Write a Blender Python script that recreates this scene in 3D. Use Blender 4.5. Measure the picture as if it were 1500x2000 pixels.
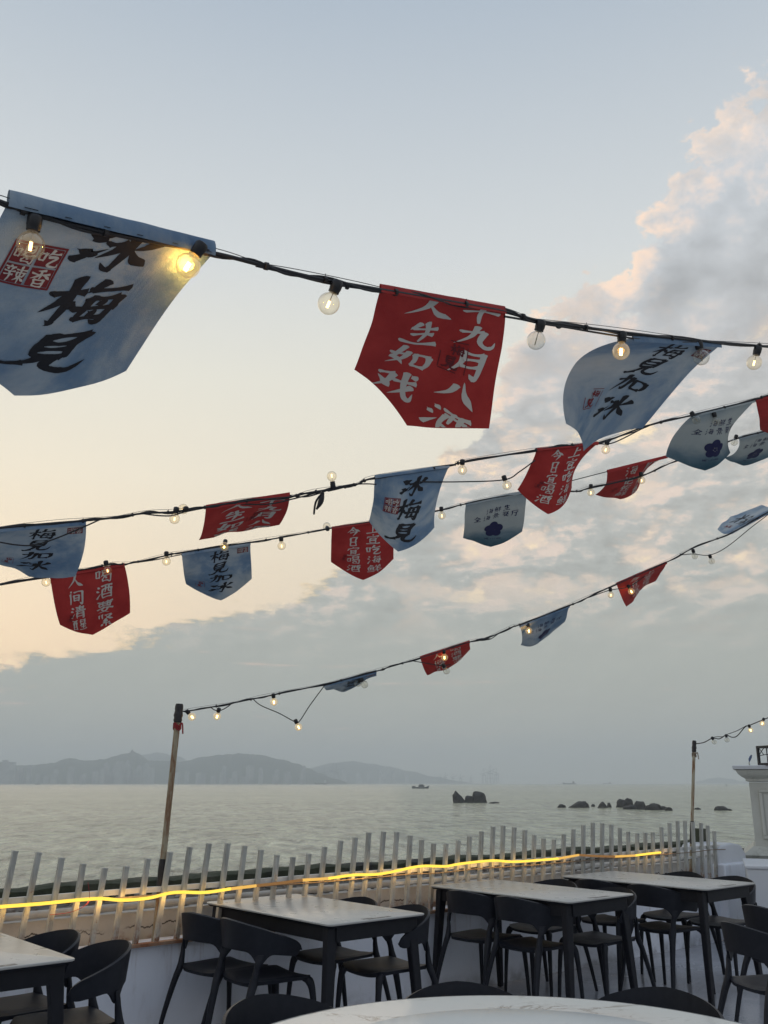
import bpy, math, random
from mathutils import Vector, Matrix, noise as mnoise
R = math.radians
random.seed(7)
for o in list(bpy.data.objects): bpy.data.objects.remove(o)
S = bpy.context.scene
COL = S.collection

# ------------------------------------------------------------------ camera
F, HC = 1800.0, 1.47                       # focal length in photo pixels, eye height
PITCH = math.atan(529.0 / F)
cam = bpy.data.cameras.new('camera'); camo = bpy.data.objects.new('camera', cam); COL.objects.link(camo)
cam.sensor_fit = 'VERTICAL'; cam.sensor_height = 24.0; cam.lens = 24.0 * F / 2000.0
cam.clip_start = 0.05; cam.clip_end = 60000
camo.location = (0, 0, HC); camo.rotation_euler = (math.pi / 2 + PITCH, 0, 0)
S.camera = camo
CAM = Vector((0, 0, HC)); CP, SP = math.cos(PITCH), math.sin(PITCH)

def ray(x, y):
    u = (x - 750.0) / F; v = (1000.0 - y) / F
    return Vector((u, CP - v * SP, v * CP + SP))
def at(x, y, D): return CAM + ray(x, y) * D
def onz(x, y, z):
    r = ray(x, y); return CAM + r * ((z - HC) / r.z)
def azel(x, y):
    r = ray(x, y); return math.degrees(math.atan2(r.x, r.y)), math.degrees(math.atan2(r.z, math.hypot(r.x, r.y)))

def s2l(c):
    return tuple((x / 255 / 12.92 if x / 255 <= .04045 else ((x / 255 + .055) / 1.055) ** 2.4) for x in c)

# ------------------------------------------------------------------ world
class NT:
    """small helper for writing node graphs as expressions"""
    def __init__(s, tree): s.t = tree; s.n = tree.nodes; s.l = tree.links
    def new(s, kind, **kw):
        n = s.n.new(kind)
        for k, v in kw.items(): setattr(n, k, v)
        return n
    def put(s, sock, v):
        if v is None: return
        if hasattr(v, 'is_output'): s.l.new(v, sock)
        else:
            try: sock.default_value = v
            except Exception: sock.default_value = tuple(v) + (1.0,)
    def m(s, op, a, b=None, c=None, clamp=False):
        n = s.new('ShaderNodeMath', operation=op, use_clamp=clamp)
        s.put(n.inputs[0], a); s.put(n.inputs[1], b); s.put(n.inputs[2], c)
        return n.outputs[0]
    def rng(s, v, a, b, c=0.0, d=1.0, kind='SMOOTHSTEP'):
        n = s.new('ShaderNodeMapRange', interpolation_type=kind)
        for i, q in enumerate((v, a, b, c, d)): s.put(n.inputs[i], q)
        return n.outputs[0]
    def noise(s, vec, scale, detail=6, rough=.55, dist=0.0):
        n = s.new('ShaderNodeTexNoise')
        s.put(n.inputs['Vector'], vec); n.inputs['Scale'].default_value = scale
        n.inputs['Detail'].default_value = detail; n.inputs['Roughness'].default_value = rough
        n.inputs['Distortion'].default_value = dist
        return n.outputs[0]
    def ramp(s, v, stops, mode='LINEAR'):
        n = s.new('ShaderNodeValToRGB'); cr = n.color_ramp; cr.interpolation = mode
        while len(cr.elements) < len(stops): cr.elements.new(.5)
        for e, (p, c) in zip(cr.elements, stops):
            e.position = p; e.color = tuple(c) + (1,)
        s.put(n.inputs[0], v); return n.outputs[0]
    def mix(s, f, a, b, mode='MIX'):
        n = s.new('ShaderNodeMix', data_type='RGBA', blend_type=mode)
        s.put(n.inputs[0], f); s.put(n.inputs[6], a); s.put(n.inputs[7], b)
        return n.outputs[2]
    def scale(s, vec, xyz):
        n = s.new('ShaderNodeVectorMath', operation='MULTIPLY')
        s.put(n.inputs[0], vec); n.inputs[1].default_value = xyz; return n.outputs[0]
    def comb(s, x, y, z):
        n = s.new('ShaderNodeCombineXYZ')
        for i, q in enumerate((x, y, z)): s.put(n.inputs[i], q)
        return n.outputs[0]

SUN_AZ, SUN_EL = -24.0, 7.0                # the sun is low behind the cloud bank, to the left
world = bpy.data.worlds.new('World'); S.world = world; world.use_nodes = True
g = NT(world.node_tree); g.n.clear()
tc = g.new('ShaderNodeTexCoord'); sep = g.new('ShaderNodeSeparateXYZ'); g.l.new(tc.outputs['Generated'], sep.inputs[0])
X, Y, Z = sep.outputs
el = g.m('MULTIPLY', g.m('ARCSINE', Z), 180 / math.pi)
az = g.m('MULTIPLY', g.m('ARCTAN2', X, Y), 180 / math.pi)
elp = g.m('MAXIMUM', el, 0.0)
clear = g.ramp(g.m('DIVIDE', elp, 90.0), [(0.0, s2l((232, 202, 172))), (.075, s2l((237, 208, 175))), (.14, s2l((236, 218, 190))),
        (.20, s2l((235, 225, 204))), (.27, s2l((226, 223, 210))), (.35, s2l((208, 212, 213))), (.52, s2l((167, 180, 194))), (1.0, s2l((128, 150, 180)))])
# away from the sun the clear sky is cooler and darker
cosd = g.m('COSINE', g.m('MULTIPLY', g.m('SUBTRACT', az, SUN_AZ), math.pi / 180))
away = g.rng(cosd, 1.0, .75, 0.0, 1.0, 'LINEAR')
low = g.rng(elp, 6, 32, 1.0, 0.0)
clear = g.mix(g.m('MULTIPLY', g.m('MULTIPLY', away, low), .55), clear, s2l((214, 214, 207)))
back = g.rng(cosd, .45, -1.0, 0.0, 1.0)
clear = g.mix(g.m('MULTIPLY', back, .85), clear, s2l((168, 178, 196)))
nish = g.new('ShaderNodeTexSky', sky_type='NISHITA', sun_disc=False, sun_elevation=R(SUN_EL), sun_rotation=R(SUN_AZ))
nishs = g.mix(1.0, nish.outputs[0], (.12, .12, .12), 'MULTIPLY')
clear = g.mix(.08, clear, nishs)
# cloud bank: upper edge as elevation over azimuth, broken up by noise
edge_px = [(1500, 60), (1440, 150), (1385, 235), (1300, 385), (1230, 480), (1135, 560), (1010, 700), (900, 870), (650, 1120), (560, 1170), (400, 1200), (250, 1235), (100, 1260), (0, 1290)]
ed = [azel(*q) for q in edge_px][::-1]
fc = g.new('ShaderNodeFloatCurve'); cv = fc.mapping.curves[0]
pts = [(-180, 24), (-120, 10), (-60, 6.5)] + ed + [(45, 56), (75, 58), (120, 46), (180, 24)]
pts = [((a + 180) / 360, e / 90) for a, e in pts]
while len(cv.points) < len(pts): cv.points.new(.5, .5)
for p, (a, b) in zip(cv.points, pts): p.location = (a, b); p.handle_type = 'AUTO_CLAMPED'
fc.mapping.update()
g.put(fc.inputs['Value'], g.m('DIVIDE', g.m('ADD', az, 180.0), 360.0))
edge = g.m('MULTIPLY', fc.outputs[0], 90.0)
dirv = tc.outputs['Generated']
cvec = g.scale(dirv, (1.0, 1.0, 1.7))
n_big = g.noise(cvec, 7.0, 9, .58, .3)
n_fine = g.noise(cvec, 22.0, 9, .64)
n_lo = g.noise(g.scale(dirv, (1.0, 1.0, 5.5)), 9.0, 9, .62)
hiE = g.rng(el, 11, 20)
n_big = g.m('ADD', g.m('MULTIPLY', n_big, hiE), g.m('MULTIPLY', n_lo, g.m('SUBTRACT', 1.0, hiE)))
amp = g.rng(el, 7, 34, 5.2, 15.0)
dist = g.m('ADD', g.m('SUBTRACT', edge, el), g.m('MULTIPLY', g.m('SUBTRACT', n_big, .5), amp))
dist = g.m('ADD', dist, g.m('MULTIPLY', g.m('SUBTRACT', n_fine, .5), g.m('MULTIPLY', amp, .85)))
soft = g.rng(el, 8, 34, .95, 1.4)
mask = g.rng(dist, 0.0, soft)
# body of the bank
cloud = g.ramp(g.m('DIVIDE', elp, 60.0), [(0.0, s2l((178, 175, 160))), (.05, s2l((173, 173, 161))), (.11, s2l((171, 173, 163))), (.20, s2l((174, 176, 170))),
        (.30, s2l((184, 184, 180))), (.42, s2l((186, 187, 188))), (.60, s2l((188, 194, 200))), (1.0, s2l((170, 182, 198)))])
sc2 = g.scale(dirv, (1.0, 1.0, 2.4))
# light from the low sun models the cloud lumps: density difference towards the sun
SV = (-.55, .10, .62)
def lit_from(vec, scale, detail, rough, step, gain):
    o_ = g.new('ShaderNodeVectorMath', operation='ADD'); g.l.new(vec, o_.inputs[0]); o_.inputs[1].default_value = tuple(q * step for q in SV)
    a_ = g.noise(vec, scale, detail, rough); b_ = g.noise(o_.outputs[0], scale, detail, rough)
    return a_, g.m('MULTIPLY', g.m('SUBTRACT', a_, b_), gain)
nA, litA = lit_from(g.scale(dirv, (1.0, 1.0, 1.35)), 6.5, 9, .58, .045, 5.0)      # big lumps, upper right
nB, litB = lit_from(g.scale(dirv, (1.0, 1.0, 2.3)), 13.0, 8, .60, .022, 4.6)      # broken layer, middle
hi = g.rng(el, 20, 29)
litv = g.m('ADD', g.m('MULTIPLY', litA, hi), g.m('MULTIPLY', litB, g.m('SUBTRACT', 1.0, hi)))
band = g.m('MULTIPLY', g.rng(el, 6.5, 13), g.rng(el, 75, 45))
mot = g.m('ADD', 1.0, g.m('MULTIPLY', g.m('MINIMUM', g.m('MAXIMUM', litv, -.8), .8), g.m('MULTIPLY', g.m('ADD', .12, g.m('MULTIPLY', band, .88)), .32)))
cloud = g.mix(1.0, cloud, g.comb(mot, mot, mot), 'MULTIPLY')
sunward = g.rng(cosd, -.1, .7)
# thin places where the warm sky glows through
n_low = g.noise(dirv, 3.2, 4, .5)
thin = g.m('MULTIPLY', g.rng(nB, .50, .37), g.rng(n_low, .34, .52))
thinA = g.m('MULTIPLY', g.rng(nA, .48, .34), .55)
brk = g.m('ADD', g.m('MULTIPLY', thin, g.m('SUBTRACT', 1.0, hi)), g.m('MULTIPLY', thinA, hi))
brk = g.m('MULTIPLY', brk, g.m('MULTIPLY', g.rng(el, 7.5, 14), sunward))
cloud = g.mix(g.m('MULTIPLY', brk, .80), cloud, s2l((239, 215, 194)))
warmlit = g.m('MULTIPLY', g.rng(litv, .06, .62), g.m('MULTIPLY', band, sunward))
cloud = g.mix(g.m('MULTIPLY', warmlit, .62), cloud, s2l((240, 212, 192)))
spark = g.m('MULTIPLY', g.m('MULTIPLY', g.rng(nB, .42, .335), g.rng(n_fine, .45, .60)), g.m('MULTIPLY', g.rng(el, 9, 13), g.rng(el, 34, 20)))
cloud = g.mix(g.m('MULTIPLY', spark, g.rng(cosd, .4, .8)), cloud, s2l((253, 230, 192)))
# thin rosy streaks low down
n_str = g.noise(g.scale(dirv, (1.0, 1.0, 13.0)), 5.0, 6, .6)
strk = g.m('MULTIPLY', g.rng(n_str, .60, .70), g.m('MULTIPLY', g.rng(el, 2.2, 3.4), g.rng(el, 11, 6)))
strk = g.m('MULTIPLY', strk, g.rng(az, 25, -12, .35, 1.0))
cloud = g.mix(g.m('MULTIPLY', strk, .6), cloud, s2l((234, 200, 180)))
# lit rim along the upper edge of the bank
rimw = g.rng(el, 8, 34, 1.1, 4.5)
rim = g.m('MULTIPLY', g.rng(dist, rimw, 0.0), g.rng(n_fine, .40, .54))
rim = g.m('MULTIPLY', rim, g.rng(cosd, .2, .75))
rim = g.m('MULTIPLY', rim, g.m('ADD', .45, g.m('MULTIPLY', g.rng(litv, -.1, .5), .55)))
cloud = g.mix(g.m('MULTIPLY', rim, .95), cloud, g.mix(g.rng(el, 10, 26), s2l((255, 212, 128)), s2l((252, 222, 196))))
cloud = g.mix(g.m('MULTIPLY', back, .8), cloud, s2l((168, 174, 186)))
sky = g.mix(mask, clear, cloud)
below = g.rng(el, 0.0, -6.0)
sky = g.mix(below, sky, s2l((120, 126, 124)))
bg = g.new('ShaderNodeBackground'); g.l.new(sky, bg.inputs[0]); bg.inputs[1].default_value = 1.0
wo = g.new('ShaderNodeOutputWorld'); g.l.new(bg.outputs[0], wo.inputs[0])
world.cycles.sampling_method = 'MANUAL'; world.cycles.sample_map_resolution = 1024

sun = bpy.data.lights.new('sun', 'SUN'); suno = bpy.data.objects.new('sun', sun); COL.objects.link(suno)
sun.energy = 0.30; sun.angle = R(50); sun.color = (1.0, .80, .58)
sd = Vector((math.sin(R(SUN_AZ)) * math.cos(R(SUN_EL)), math.cos(R(SUN_AZ)) * math.cos(R(SUN_EL)), math.sin(R(SUN_EL))))
suno.rotation_euler = (-sd).to_track_quat('-Z', 'Y').to_euler()

S.view_settings.view_transform = 'Standard'; S.view_settings.look = 'None'
S.view_settings.exposure = 0.25; S.view_settings.gamma = 1.0; S.view_settings.use_curve_mapping = False
S.render.engine = 'CYCLES'
S.cycles.max_bounces = 8; S.cycles.transparent_max_bounces = 24; S.cycles.volume_bounces = 3
S.cycles.use_denoising = True; S.cycles.caustics_reflective = False; S.cycles.caustics_refractive = False
S.cycles.sample_clamp_indirect = 4.0

# ------------------------------------------------------------------ materials
def mat(name):
    m = bpy.data.materials.new(name); m.use_nodes = True
    t = NT(m.node_tree)
    b = t.n.get('Principled BSDF')
    return m, t, b
def bump(t, b, h, strength=.3, distance=.01):
    n = t.new('ShaderNodeBump'); n.inputs['Strength'].default_value = strength; n.inputs['Distance'].default_value = distance
    t.put(n.inputs['Height'], h); t.l.new(n.outputs[0], b.inputs['Normal'])
def objco(t): return t.new('ShaderNodeTexCoord').outputs['Object']
def poso(t): return t.new('ShaderNodeNewGeometry').outputs['Position']

def simple(name, c1, c2=None, scale=8, rough=.5, metal=0.0, bmp=0.0, bscale=60, det=5, spec=None, coords=None, rr=0.0):
    m, t, b = mat(name)
    co = poso(t) if coords is None else objco(t)
    if c2 is not None:
        n = t.noise(co, scale, det, .6)
        col = t.ramp(n, [(.32, c1), (.68, c2)])
        t.l.new(col, b.inputs['Base Color'])
    else: b.inputs['Base Color'].default_value = tuple(c1) + (1,)
    b.inputs['Roughness'].default_value = rough; b.inputs['Metallic'].default_value = metal
    if rr:
        t.l.new(t.rng(t.noise(co, scale * 2.3, 5, .6), .3, .7, rough - rr, rough + rr), b.inputs['Roughness'])
    if spec is not None: b.inputs['Specular IOR Level'].default_value = spec
    if bmp: bump(t, b, t.noise(co, bscale, 6, .6), bmp, .004)
    return m

M = {}
M['plastic'] = simple('black_plastic', (.008, .010, .016), (.013, .015, .022), 30, .5, spec=.3, bmp=.12, bscale=400, coords=1)
M['frame'] = simple('black_table_frame', (.006, .007, .011), (.010, .011, .016), 25, .55, spec=.3, bmp=.1, bscale=300, coords=1)
M['socket'] = simple('socket_black', (.008, .008, .010), None, rough=.45)
M['cable'] = simple('cable_black', (.010, .010, .012), (.018, .018, .02), 40, .5)
M['wire'] = simple('steel_wire', (.10, .10, .11), (.2, .2, .2), 50, .45, .6)
M['tape'] = simple('black_tape', (.012, .011, .012), (.03, .026, .026), 60, .55, bmp=.4, bscale=120)
M['rope'] = simple('red_rope', (.35, .03, .03), (.22, .02, .03), 60, .8)

# stone table top
m, t, b = mat('stone_table_top'); co = objco(t)
n = t.noise(co, 5, 7, .6); t.l.new(t.ramp(n, [(.3, (.39, .39, .365)), (.7, (.45, .445, .415))]), b.inputs['Base Color'])
t.l.new(t.rng(t.noise(co, 9, 6, .65), .3, .7, .26, .36), b.inputs['Roughness'])
M['stone'] = m
# marble
m, t, b = mat('marble_top'); co = objco(t)
w = t.noise(co, 2.2, 8, .62, 1.6)
vein = t.m('ABSOLUTE', t.m('SUBTRACT', w, .5))
v1 = t.rng(vein, .0, .035, 1.0, 0.0)
patch = t.rng(t.noise(t.scale(co, (1, 2.2, 1)), 3.0, 5, .6), .5, .68)
grain = t.rng(t.noise(t.scale(co, (1, 3.2, 1)), 11, 8, .7, .8), .52, .66)
base = t.mix(t.m('MULTIPLY', v1, patch), (.66, .66, .64), (.22, .19, .17))
base = t.mix(t.m('MULTIPLY', t.m('MULTIPLY', grain, patch), .75), base, (.30, .25, .22))
warm = t.rng(t.noise(co, 1.1, 3, .5), .52, .72)
base = t.mix(t.m('MULTIPLY', warm, .45), base, (.55, .42, .34))
t.l.new(base, b.inputs['Base Color']); b.inputs['Roughness'].default_value = .12
M['marble'] = m
m, t, b = mat('frosted_glass_turntable'); b.inputs['Base Color'].default_value = (.60, .64, .66, 1); b.inputs['Roughness'].default_value = .16
M['turntable'] = m

# terrace floor
m, t, b = mat('terrace_floor'); co = poso(t)
n = t.noise(co, 1.3, 7, .65); n2 = t.noise(co, 60, 3, .6)
c = t.ramp(n, [(.3, (.33, .34, .37)), (.7, (.44, .45, .48))])
c = t.mix(t.rng(n2, .5, .75, 0, .5), c, (.20, .20, .21))
t.l.new(c, b.inputs['Base Color'])
t.l.new(t.rng(t.noise(co, 2.2, 6, .6), .3, .72, .10, .30), b.inputs['Roughness'])
bump(t, b, t.noise(co, 35, 4, .6), .06, .003)
M['floor'] = m
# painted walls
def painted(name, c1, c2, dirt, rough=.75):
    m, t, b = mat(name); co = poso(t)
    n = t.noise(co, 1.8, 7, .62); c = t.ramp(n, [(.3, c1), (.7, c2)])
    st = t.rng(t.noise(t.scale(co, (1, 1, .35)), 9, 7, .68), .56, .74)
    c = t.mix(t.m('MULTIPLY', st, .6), c, dirt)
    t.l.new(c, b.inputs['Base Color']); b.inputs['Roughness'].default_value = rough
    bump(t, b, t.noise(co, 28, 7, .62), .25, .006)
    return m
M['wall'] = painted('white_parapet_paint', (.74, .77, .83), (.83, .86, .91), (.55, .55, .57))
t = NT(M['wall'].node_tree); b = t.n['Principled BSDF']; co = poso(t); src = b.inputs['Base Color'].links[0].from_socket
cz = t.new('ShaderNodeSeparateXYZ'); t.l.new(co, cz.inputs[0])
run = t.m('MULTIPLY', t.rng(cz.outputs[2], .26, .56), t.rng(t.noise(t.scale(co, (1, 1, .06)), 15, 6, .68), .52, .70))
c = t.mix(t.m('MULTIPLY', run, .55), src, (.34, .27, .22))
ft = t.m('MULTIPLY', t.rng(cz.outputs[2], .14, .0), t.rng(t.noise(co, 5, 6, .65), .40, .66))
t.l.new(t.mix(t.m('MULTIPLY', ft, .7), c, (.22, .22, .22)), b.inputs['Base Color'])
M['white'] = painted('old_white_paint', (.56, .58, .60), (.64, .655, .67), (.42, .42, .41))
M['pillar'] = painted('weathered_pillar_paint', (.46, .46, .41), (.55, .55, .495), (.24, .24, .205))
M['pillarline'] = simple('pillar_shadow_line', (.13, .13, .11), (.22, .22, .19), 30, .9)
# cracked plaster behind the fence
m, t, b = mat('cracked_plaster'); co = poso(t)
n = t.noise(co, 3.0, 8, .66); c = t.ramp(n, [(.28, (.36, .33, .29)), (.55, (.50, .47, .42)), (.75, (.56, .54, .49))])
cz = t.new('ShaderNodeSeparateXYZ'); t.l.new(co, cz.inputs[0])
wob = t.m('MULTIPLY', t.m('SUBTRACT', t.noise(t.scale(co, (1, 1, .1)), 4.5, 8, .7), .5), .16)
cr = t.m('ABSOLUTE', t.m('SUBTRACT', t.m('ADD', cz.outputs[2], wob), .625))
crk = t.m('MULTIPLY', t.rng(cr, .002, .007, 1.0, 0.0), t.rng(t.noise(co, 1.3, 3, .5), .42, .5))
wob2 = t.m('MULTIPLY', t.m('SUBTRACT', t.noise(t.scale(co, (1, 1, .1)), 7.5, 8, .7), .5), .2)
cr2 = t.m('ABSOLUTE', t.m('SUBTRACT', t.m('ADD', cz.outputs[2], wob2), .60))
crk2 = t.m('MULTIPLY', t.rng(cr2, .001, .004, 1.0, 0.0), t.rng(t.noise(co, 2.1, 3, .5), .5, .56))
c = t.mix(t.m('MAXIMUM', crk, crk2), c, (.06, .05, .045))
rs = t.m('MULTIPLY', t.rng(cz.outputs[2], .64, .56), t.rng(t.noise(co, 6, 6, .65), .46, .66))
c = t.mix(rs, c, (.20, .085, .04))
t.l.new(c, b.inputs['Base Color']); b.inputs['Roughness'].default_value = .85
bump(t, b, t.noise(co, 24, 8, .65), .5, .008)
M['plaster'] = m
M['pvc'] = simple('old_pvc_pipe', (.50, .49, .45), (.36, .34, .30), 6, .6, bmp=.1)
M['stonebit'] = simple('broken_brick', (.16, .13, .11), (.26, .24, .21), 14, .9, bmp=.5, bscale=80)
M['ledge'] = simple('dark_ledge', (.06, .055, .048), (.13, .12, .10), 7, .9, bmp=.6, bscale=40)
m, t, b = mat('mossy_concrete'); co = poso(t)
n = t.noise(co, 3.2, 8, .68)
c = t.ramp(n, [(.30, (.030, .034, .026)), (.48, (.045, .055, .030)), (.62, (.075, .078, .055)), (.8, (.12, .118, .095))])
c = t.mix(t.rng(t.noise(co, .7, 3, .5), .56, .62), c, (.026, .028, .032))
t.l.new(c, b.inputs['Base Color']); b.inputs['Roughness'].default_value = .95
bump(t, b, t.noise(co, 18, 8, .7), .9, .03)
M['moss'] = m
# fence paint with rust creeping up from the foot
m, t, b = mat('fence_paint'); co = poso(t)
n = t.noise(co, 9, 7, .65); c = t.ramp(n, [(.3, (.36, .365, .335)), (.7, (.50, .50, .455))])
cz = t.new('ShaderNodeSeparateXYZ'); t.l.new(co, cz.inputs[0])
rs = t.m('MULTIPLY', t.rng(cz.outputs[2], .74, .57), t.rng(t.noise(co, 16, 6, .7), .42, .62))
spots = t.rng(t.noise(co, 34, 6, .7), .60, .70)
grime = t.rng(t.noise(t.scale(co, (1, 1, .12)), 30, 6, .7), .42, .66, 1.0, .66)
c = t.mix(1.0, c, t.comb(grime, grime, grime), 'MULTIPLY')
c = t.mix(t.m('MAXIMUM', rs, t.m('MULTIPLY', spots, .8)), c, (.19, .075, .03))
t.l.new(c, b.inputs['Base Color']); b.inputs['Roughness'].default_value = .5
bump(t, b, t.noise(co, 60, 6, .7), .3, .003)
M['fence'] = m
M['rail'] = simple('rail_paint', (.56, .55, .52), (.76, .76, .73), 9, .55, bmp=.3)
M['rust'] = simple('rusty_foot_rail', (.24, .10, .045), (.36, .27, .20), 11, .85, bmp=.6)
M['strap'] = simple('weathered_cord', (.16, .12, .085), (.26, .20, .14), 20, .7)
# rusty pole
m, t, b = mat('rusty_pole'); co = poso(t)
n = t.noise(t.scale(co, (1, 1, .22)), 26, 7, .7)
c = t.ramp(n, [(.28, (.10, .045, .02)), (.42, (.22, .12, .06)), (.52, (.32, .27, .18)), (.8, (.41, .38, .30))])
t.l.new(c, b.inputs['Base Color']); b.inputs['Roughness'].default_value = .65; bump(t, b, n, .4, .004)
M['pole'] = m
# sea
m, t, b = mat('sea_water'); co = poso(t)
b.inputs['Base Color'].default_value = (.085, .098, .078, 1); b.inputs['Roughness'].default_value = .16; b.inputs['IOR'].default_value = 1.33
rot = t.new('ShaderNodeVectorRotate', rotation_type='Z_AXIS'); t.l.new(co, rot.inputs['Vector']); rot.inputs['Angle'].default_value = R(-8)
r0 = rot.outputs[0]
h1 = t.noise(t.scale(r0, (.55, .30, 1)), 1.0, 3, .55, .5); h2 = t.noise(t.scale(r0, (.9, .8, 1)), 2.6, 4, .6, .5); h3 = t.noise(t.scale(r0, (.10, .06, 1)), 1.0, 3, .5)
hh = t.m('ADD', t.m('ADD', t.m('MULTIPLY', h1, 1.5), t.m('MULTIPLY', h2, .40)), t.m('MULTIPLY', h3, 4.0))
bump(t, b, hh, 1.0, 1.0)
gust = t.rng(t.noise(t.scale(co, (.16, 1, 1)), .02, 6, .6), .35, .65)
ripple_shade = t.rng(t.noise(t.scale(r0, (.50, .15, 1)), 1.1, 8, .70, .6), .34, .66, .22, 1.62, 'LINEAR')  # light and dark sides of the ripples, painted into the water colour
wc = t.mix(gust, (.355, .37, .255), (.445, .455, .325))
t.l.new(t.mix(1.0, wc, t.comb(ripple_shade, ripple_shade, ripple_shade), 'MULTIPLY'), b.inputs['Base Color'])
M['sea'] = m
M['rock'] = simple('dark_sea_rock', (.026, .025, .024), (.085, .080, .074), .55, .9, bmp=.7, bscale=2.0)
M['hill'] = simple('far_wooded_hill', (.030, .045, .030), (.055, .070, .045), .02, 1.0)
M['tower'] = simple('far_tower_concrete', (.20, .21, .22), (.42, .42, .41), .03, .9)
M['steel'] = simple('far_grey_steel', (.10, .11, .12), None, rough=.7)
M['shipdark'] = simple('dark_hull', (.03, .035, .045), (.05, .05, .055), .4, .7)
M['shipwhite'] = simple('ship_white', (.55, .55, .53), None, rough=.6)
M['buoy'] = simple('buoy_red', (.30, .05, .03), None, rough=.6)
M['junk'] = simple('dark_debris', (.025, .024, .023), (.08, .072, .06), 14, .9, bmp=.8, bscale=40)
M['iron'] = simple('dark_iron', (.014, .016, .020), (.025, .027, .032), 40, .5, .3)
M['bluetag'] = simple('blue_grey_plastic', (.10, .14, .24), None, rough=.5)

def flag_mat(name, kind):
    m, t, b = mat(name)
    uv = t.new('ShaderNodeUVMap').outputs[0]; oi = t.new('ShaderNodeObjectInfo').outputs['Random']
    off = t.new('ShaderNodeVectorMath', operation='ADD'); t.l.new(uv, off.inputs[0]); t.l.new(t.comb(t.m('MULTIPLY', oi, 7.0), t.m('MULTIPLY', oi, 3.0), 0.0), off.inputs[1])
    if kind == 'red':
        n = t.noise(off.outputs[0], 3.5, 5, .6); c = t.ramp(n, [(.3, (.34, .027, .026)), (.7, (.46, .045, .040))])
    elif kind == 'blue':
        n = t.noise(off.outputs[0], 1.35, 6, .60, .5)
        c = t.ramp(n, [(.31, (.50, .525, .53)), (.43, (.36, .42, .47)), (.54, (.175, .262, .37)), (.72, (.065, .14, .26))])
        c = t.mix(t.rng(t.noise(off.outputs[0], 14, 6, .65), .45, .7, 0, .22), c, (.38, .40, .40))
    else:
        n = t.noise(off.outputs[0], 2.2, 6, .62, .5)
        sp = t.new('ShaderNodeSeparateXYZ'); t.l.new(uv, sp.inputs[0])
        hgt = t.m('ADD', sp.outputs[1], t.m('MULTIPLY', t.m('SUBTRACT', n, .5), .45))
        c = t.ramp(hgt, [(.0, (.30, .36, .39)), (.18, (.44, .47, .45)), (.55, (.38, .42, .41)), (.74, (.15, .22, .26)), (.86, (.08, .15, .19)), (1.0, (.045, .11, .15))])
    fine = t.noise(uv, 160, 2, .5)
    b.inputs['Roughness'].default_value = .62; b.inputs['Specular IOR Level'].default_value = .25
    t.l.new(c, b.inputs['Base Color'])
    crs = t.noise(t.scale(off.outputs[0], (1.0, .45, 1)), 5.5, 4, .55, .8)
    bump(t, b, t.m('ADD', t.m('ADD', t.m('MULTIPLY', fine, .12), t.noise(uv, 3.2, 3, .5)), t.m('MULTIPLY', crs, .6)), .5, .02)
    tr = t.new('ShaderNodeBsdfTranslucent'); t.l.new(c, tr.inputs[0])
    mx = t.new('ShaderNodeMixShader'); mx.inputs[0].default_value = .16
    t.l.new(b.outputs[0], mx.inputs[1]); t.l.new(tr.outputs[0], mx.inputs[2])
    t.l.new(mx.outputs[0], t.n['Material Output'].inputs[0])
    return m
M['flag_red'] = flag_mat('red_cloth', 'red'); M['flag_blue'] = flag_mat('watercolour_blue_cloth', 'blue'); M['flag_sea'] = flag_mat('sea_print_cloth', 'sea')
M['sticker'] = simple('worn_dark_sticker', (.03, .03, .03), (.30, .29, .27), 40, .5, coords=1)
M['ink'] = simple('black_ink', (.010, .010, .014), None, rough=.7)
M['paleink'] = simple('pale_ink', (.62, .60, .54), None, rough=.7)
M['sealred'] = simple('seal_red', (.20, .018, .022), None, rough=.7)
M['darkred'] = simple('stamp_dark_red', (.13, .010, .014), None, rough=.7)
M['navy'] = simple('navy_ink', (.018, .020, .085), None, rough=.7)
M['staple'] = simple('staple_steel', (.05, .06, .07), None, rough=.4, metal=.7)

def glass(name, glow):
    m = bpy.data.materials.new(name); m.use_nodes = True; t = NT(m.node_tree); t.n.clear()
    tr = t.new('ShaderNodeBsdfTransparent'); tr.inputs[0].default_value = (.93, .92, .88, 1) if not glow else (.97, .94, .86, 1)
    gl = t.new('ShaderNodeBsdfGlossy'); gl.inputs['Roughness'].default_value = .04
    lw = t.new('ShaderNodeLayerWeight'); lw.inputs[0].default_value = .42
    f = t.m('MULTIPLY', t.m('POWER', lw.outputs['Facing'], 1.6), .75)
    f = t.m('ADD', f, .05)
    mx = t.new('ShaderNodeMixShader'); t.l.new(f, mx.inputs[0]); t.l.new(tr.outputs[0], mx.inputs[1]); t.l.new(gl.outputs[0], mx.inputs[2])
    out = mx.outputs[0]
    if glow:
        em = t.new('ShaderNodeEmission'); em.inputs[0].default_value = (1.0, .62, .22, 1); em.inputs[1].default_value = glow
        ad = t.new('ShaderNodeAddShader'); t.l.new(out, ad.inputs[0]); t.l.new(em.outputs[0], ad.inputs[1]); out = ad.outputs[0]
    o = t.new('ShaderNodeOutputMaterial'); t.l.new(out, o.inputs[0])
    return m
M['glass_off'] = glass('clear_bulb_glass', 0); M['glass_dim'] = glass('lit_bulb_glass', .03); M['glass_on'] = glass('bright_bulb_glass', .10)
def emit(name, c, s):
    m = bpy.data.materials.new(name); m.use_nodes = True; t = NT(m.node_tree); t.n.clear()
    em = t.new('ShaderNodeEmission'); em.inputs[0].default_value = tuple(c) + (1,); em.inputs[1].default_value = s
    o = t.new('ShaderNodeOutputMaterial'); t.l.new(em.outputs[0], o.inputs[0]); return m
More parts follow.
